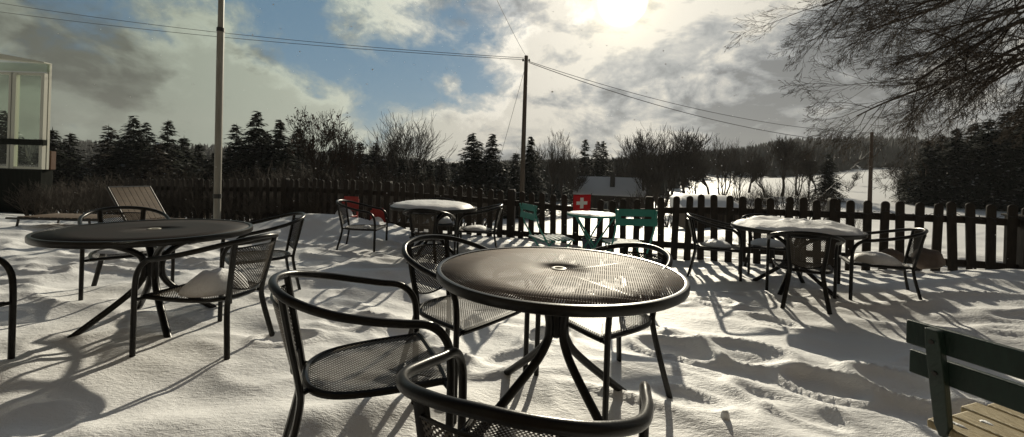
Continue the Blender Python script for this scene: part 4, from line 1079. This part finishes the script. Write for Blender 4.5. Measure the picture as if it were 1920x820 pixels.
# ------------------------------------------------------------------ big overhanging tree
def overhang():
    rr = random.Random(12); T = Vector((10.6, 7.6, -.4))
    root = empty('large_tree', T, 0, label='huge bare tree off the right edge whose branches sweep over the top right sky', cat='tree')
    tk = MB(); tk.tube([(0, 0, 0), (-.1, 0, 2), (-.2, .1, 4.5), (0, .2, 7), (.2, .3, 9)], [.42, .34, .28, .2, .1], 14, cap=False)
    tk.build('trunk', 'bark', root)
    cnt = [0]
    def grow(mb, p, d, L_, r_, lev, bias):
        n = [9, 7, 6, 4, 3][lev]; pts = [p.copy()]; rad = [r_]; q = p.copy(); dd = d.copy()
        for k in range(n):
            t = k/n
            dd = (dd+Vector((rr.gauss(0, .07), rr.gauss(0, .07), rr.gauss(0, .06)))+bias*(.06 if lev else .03)+Vector((0, 0, (-.035+.12*t*t) if lev >= 1 else -.02))).normalized()
            q = q+dd*(L_/n); pts.append(q.copy()); rad.append(max(.0020, r_*(1-.72*(k+1)/n)))
        mb.tube(pts, rad, [8, 6, 4, 3, 3][lev], cap=False); cnt[0] += 1
        if lev >= 4: return
        nc = [12, 9, 6, 4][lev]
        for c in range(nc):
            t = rr.uniform(.18, 1) if c < nc-1 else .97
            i = min(n-1, int(t*n)); fq = t*n-i; bp_ = pts[i].lerp(pts[i+1], fq); rb = rad[i]*(1-fq)+rad[i+1]*fq
            bd_ = (pts[i+1]-pts[i]).normalized(); ax = Vector((rr.gauss(0, 1), rr.gauss(0, .7), rr.gauss(0, 1))); ax = (ax-bd_*ax.dot(bd_)).normalized()
            an = rr.uniform(.3, .85); nd = (bd_*math.cos(an)+ax*math.sin(an)).normalized()
            rem = 1-t*.55
            grow(mb, bp_, nd, L_*rr.uniform(.40, .62)*rem*1.15, max(.0028, rb*rr.uniform(.38, .58)), lev+1, bias)
    limbs = [  # start height, target pixel (px, py, depth)
     (4.3, (1560, 235, 7.6), .060), (5.0, (1500, 175, 7.0), .075), (5.6, (1530, 60, 6.6), .085), (4.8, (1640, 215, 8.4), .065), (6.2, (1480, 20, 7.4), .085),
     (7.0, (1560, -90, 6.8), .09), (4.4, (1740, 225, 6.6), .06), (5.4, (1620, 120, 8.8), .075), (4.0, (1830, 245, 8.0), .05), (7.6, (1640, -160, 8), .09), (5.8, (1760, 60, 6.0), .07), (6.0, (1530, 120, 8.6), .07), (4.6, (1690, 170, 7.2), .06)]
    for (z, (px, py, Y), r_) in limbs:
        st = Vector((-.1, 0, z)); tgt = at(px+80, py, Y)-T; d = tgt-st; L_ = d.length*.93
        mb = MB(); d0 = (d.normalized()+Vector((0, 0, .16))).normalized()
        grow(mb, st, d0, L_, r_*.72, 0, (d.normalized()))
        mb.build('limb', 'bark', root, smooth=False)
    print('twigs', cnt[0])
overhang()

# ------------------------------------------------------------------ far forest (one mass of small conifers)
def forest():
    rr = np.random.default_rng(5)
    sk_px = [-400, 0, 160, 400, 700, 850, 960, 1150, 1280, 1400, 1450, 1550, 1700, 1920, 2400]
    sk_py = [262, 262, 264, 272, 290, 305, 300, 297, 286, 276, 264, 250, 240, 232, 225]
    V = []; Fc = []
    def add(x, y, z, h, r_):
        b0 = len(V); n = 5; a0 = rr.random()*6.28
        tiers = 3
        for k in range(tiers):
            zb = z+h*(.08+.27*k); rt = r_*(1-.27*k)*(.85+.3*rr.random()); zt = z+h*(.08+.27*k+.40 if k < tiers-1 else 1.0)
            b = len(V)
            for q in range(n): a = a0+6.283*q/n+rr.random()*.5; w = rt*(.7+.6*rr.random()); V.append((x+w*math.cos(a), y+w*math.sin(a), zb+h*.06*(rr.random()-.5)))
            V.append((x, y, zt))
            for q in range(n): Fc.append((b+q, b+(q+1) % n, b+n))
    def limit(x, y):
        px = CX+F*x/y; return px, np.interp(px, sk_px, sk_py)
    cnt = 0
    bands = [(60, 130, 1500, 6.5), (130, 200, 1500, 9), (200, 330, 3000, 11), (330, 540, 4200, 12)]
    for (y0, y1, n, hh) in bands:
        for _ in range(n):
            y = rr.uniform(y0, y1); u = rr.uniform(-1.45, 1.5); x = u*y
            px, lim = limit(x, y)
            start = np.interp(px, [-500, 900, 1150, 1200, 1260, 1300, 1330, 2400], [56, 60, 64, 78, 92, 118, 150, 152])+6*math.sin(px*.02)
            if y < start: continue
            if 148 < px < 186 and y < 250: continue
            z = HZ(x, y)
            ztop = EYE+(CY+ROLL*(px-CX)-lim-rr.uniform(-4, 5))/F*y
            h = min(hh*rr.uniform(.75, 1.25), ztop-z)
            if h < 2.0: continue
            add(x, y, z-.3, h, h*rr.uniform(.17, .25)); cnt += 1
    me = bpy.data.meshes.new('forest'); me.from_pydata(V, [], Fc); me.materials.append(MT['forest'])
    o = bpy.data.objects.new('forest', me); C.objects.link(o); tag(o, 'dark conifer forest covering the far hills in one mass', 'forest', kind='stuff'); print('forest', cnt)
forest()

# ------------------------------------------------------------------ light snowfall caught by the sun
def flakes():
    rr = random.Random(44); m = MB()
    for i in range(900):
        Y = 1.3+rr.random()**.7*9; px = rr.gauss(1050, 420); py = rr.uniform(-80, 560); p = at(px, py, Y)
        if p.z < HZ(p.x, Y)+.1 or (p.x+3)**2 > 160: continue
        r_ = rr.uniform(.0016, .0034)*(1+Y*.25); i0 = len(m.v)
        d = [Vector((1, 0, 0)), Vector((-1, 0, 0)), Vector((0, 1, 0)), Vector((0, -1, 0)), Vector((0, 0, .8)), Vector((0, 0, -.8))]
        m.v += [p+q*r_*rr.uniform(.6, 1.2) for q in d]
        for a, b, c in ((0, 2, 4), (2, 1, 4), (1, 3, 4), (3, 0, 4), (2, 0, 5), (1, 2, 5), (3, 1, 5), (0, 3, 5)): m.f.append((i0+a, i0+b, i0+c))
    o = m.build('falling_snow', SNOW, smooth=False); tag(o, 'sparse tiny snowflakes drifting over the terrace', 'falling snow', kind='stuff')
flakes()

# ------------------------------------------------------------------ winter air
def haze():
    X0, X1, Y0, Y1, Z0, Z1 = -1100, 1100, -200, 1000, -40, 110
    bottom = min(Z0, float(ZZ[(GY > Y0-60) & (GY < Y1+60)].min())-1)
    m = MB(); m.box(((X0+X1)/2, (Y0+Y1)/2, (bottom+Z1)/2), (X1-X0, Y1-Y0, Z1-bottom))
    mt = bpy.data.materials.new('winter_air'); mt.use_nodes = True; nt = mt.node_tree; nt.nodes.remove(nt.nodes['Principled BSDF'])
    v = nt.nodes.new('ShaderNodeVolumePrincipled'); v.inputs['Color'].default_value = (.86, .88, .90, 1); v.inputs['Density'].default_value = .00030; v.inputs['Anisotropy'].default_value = .2
    nt.links.new(v.outputs[0], nt.nodes['Material Output'].inputs['Volume'])
    o = m.build('haze', mt, smooth=False); tag(o, kind='stuff')
haze()
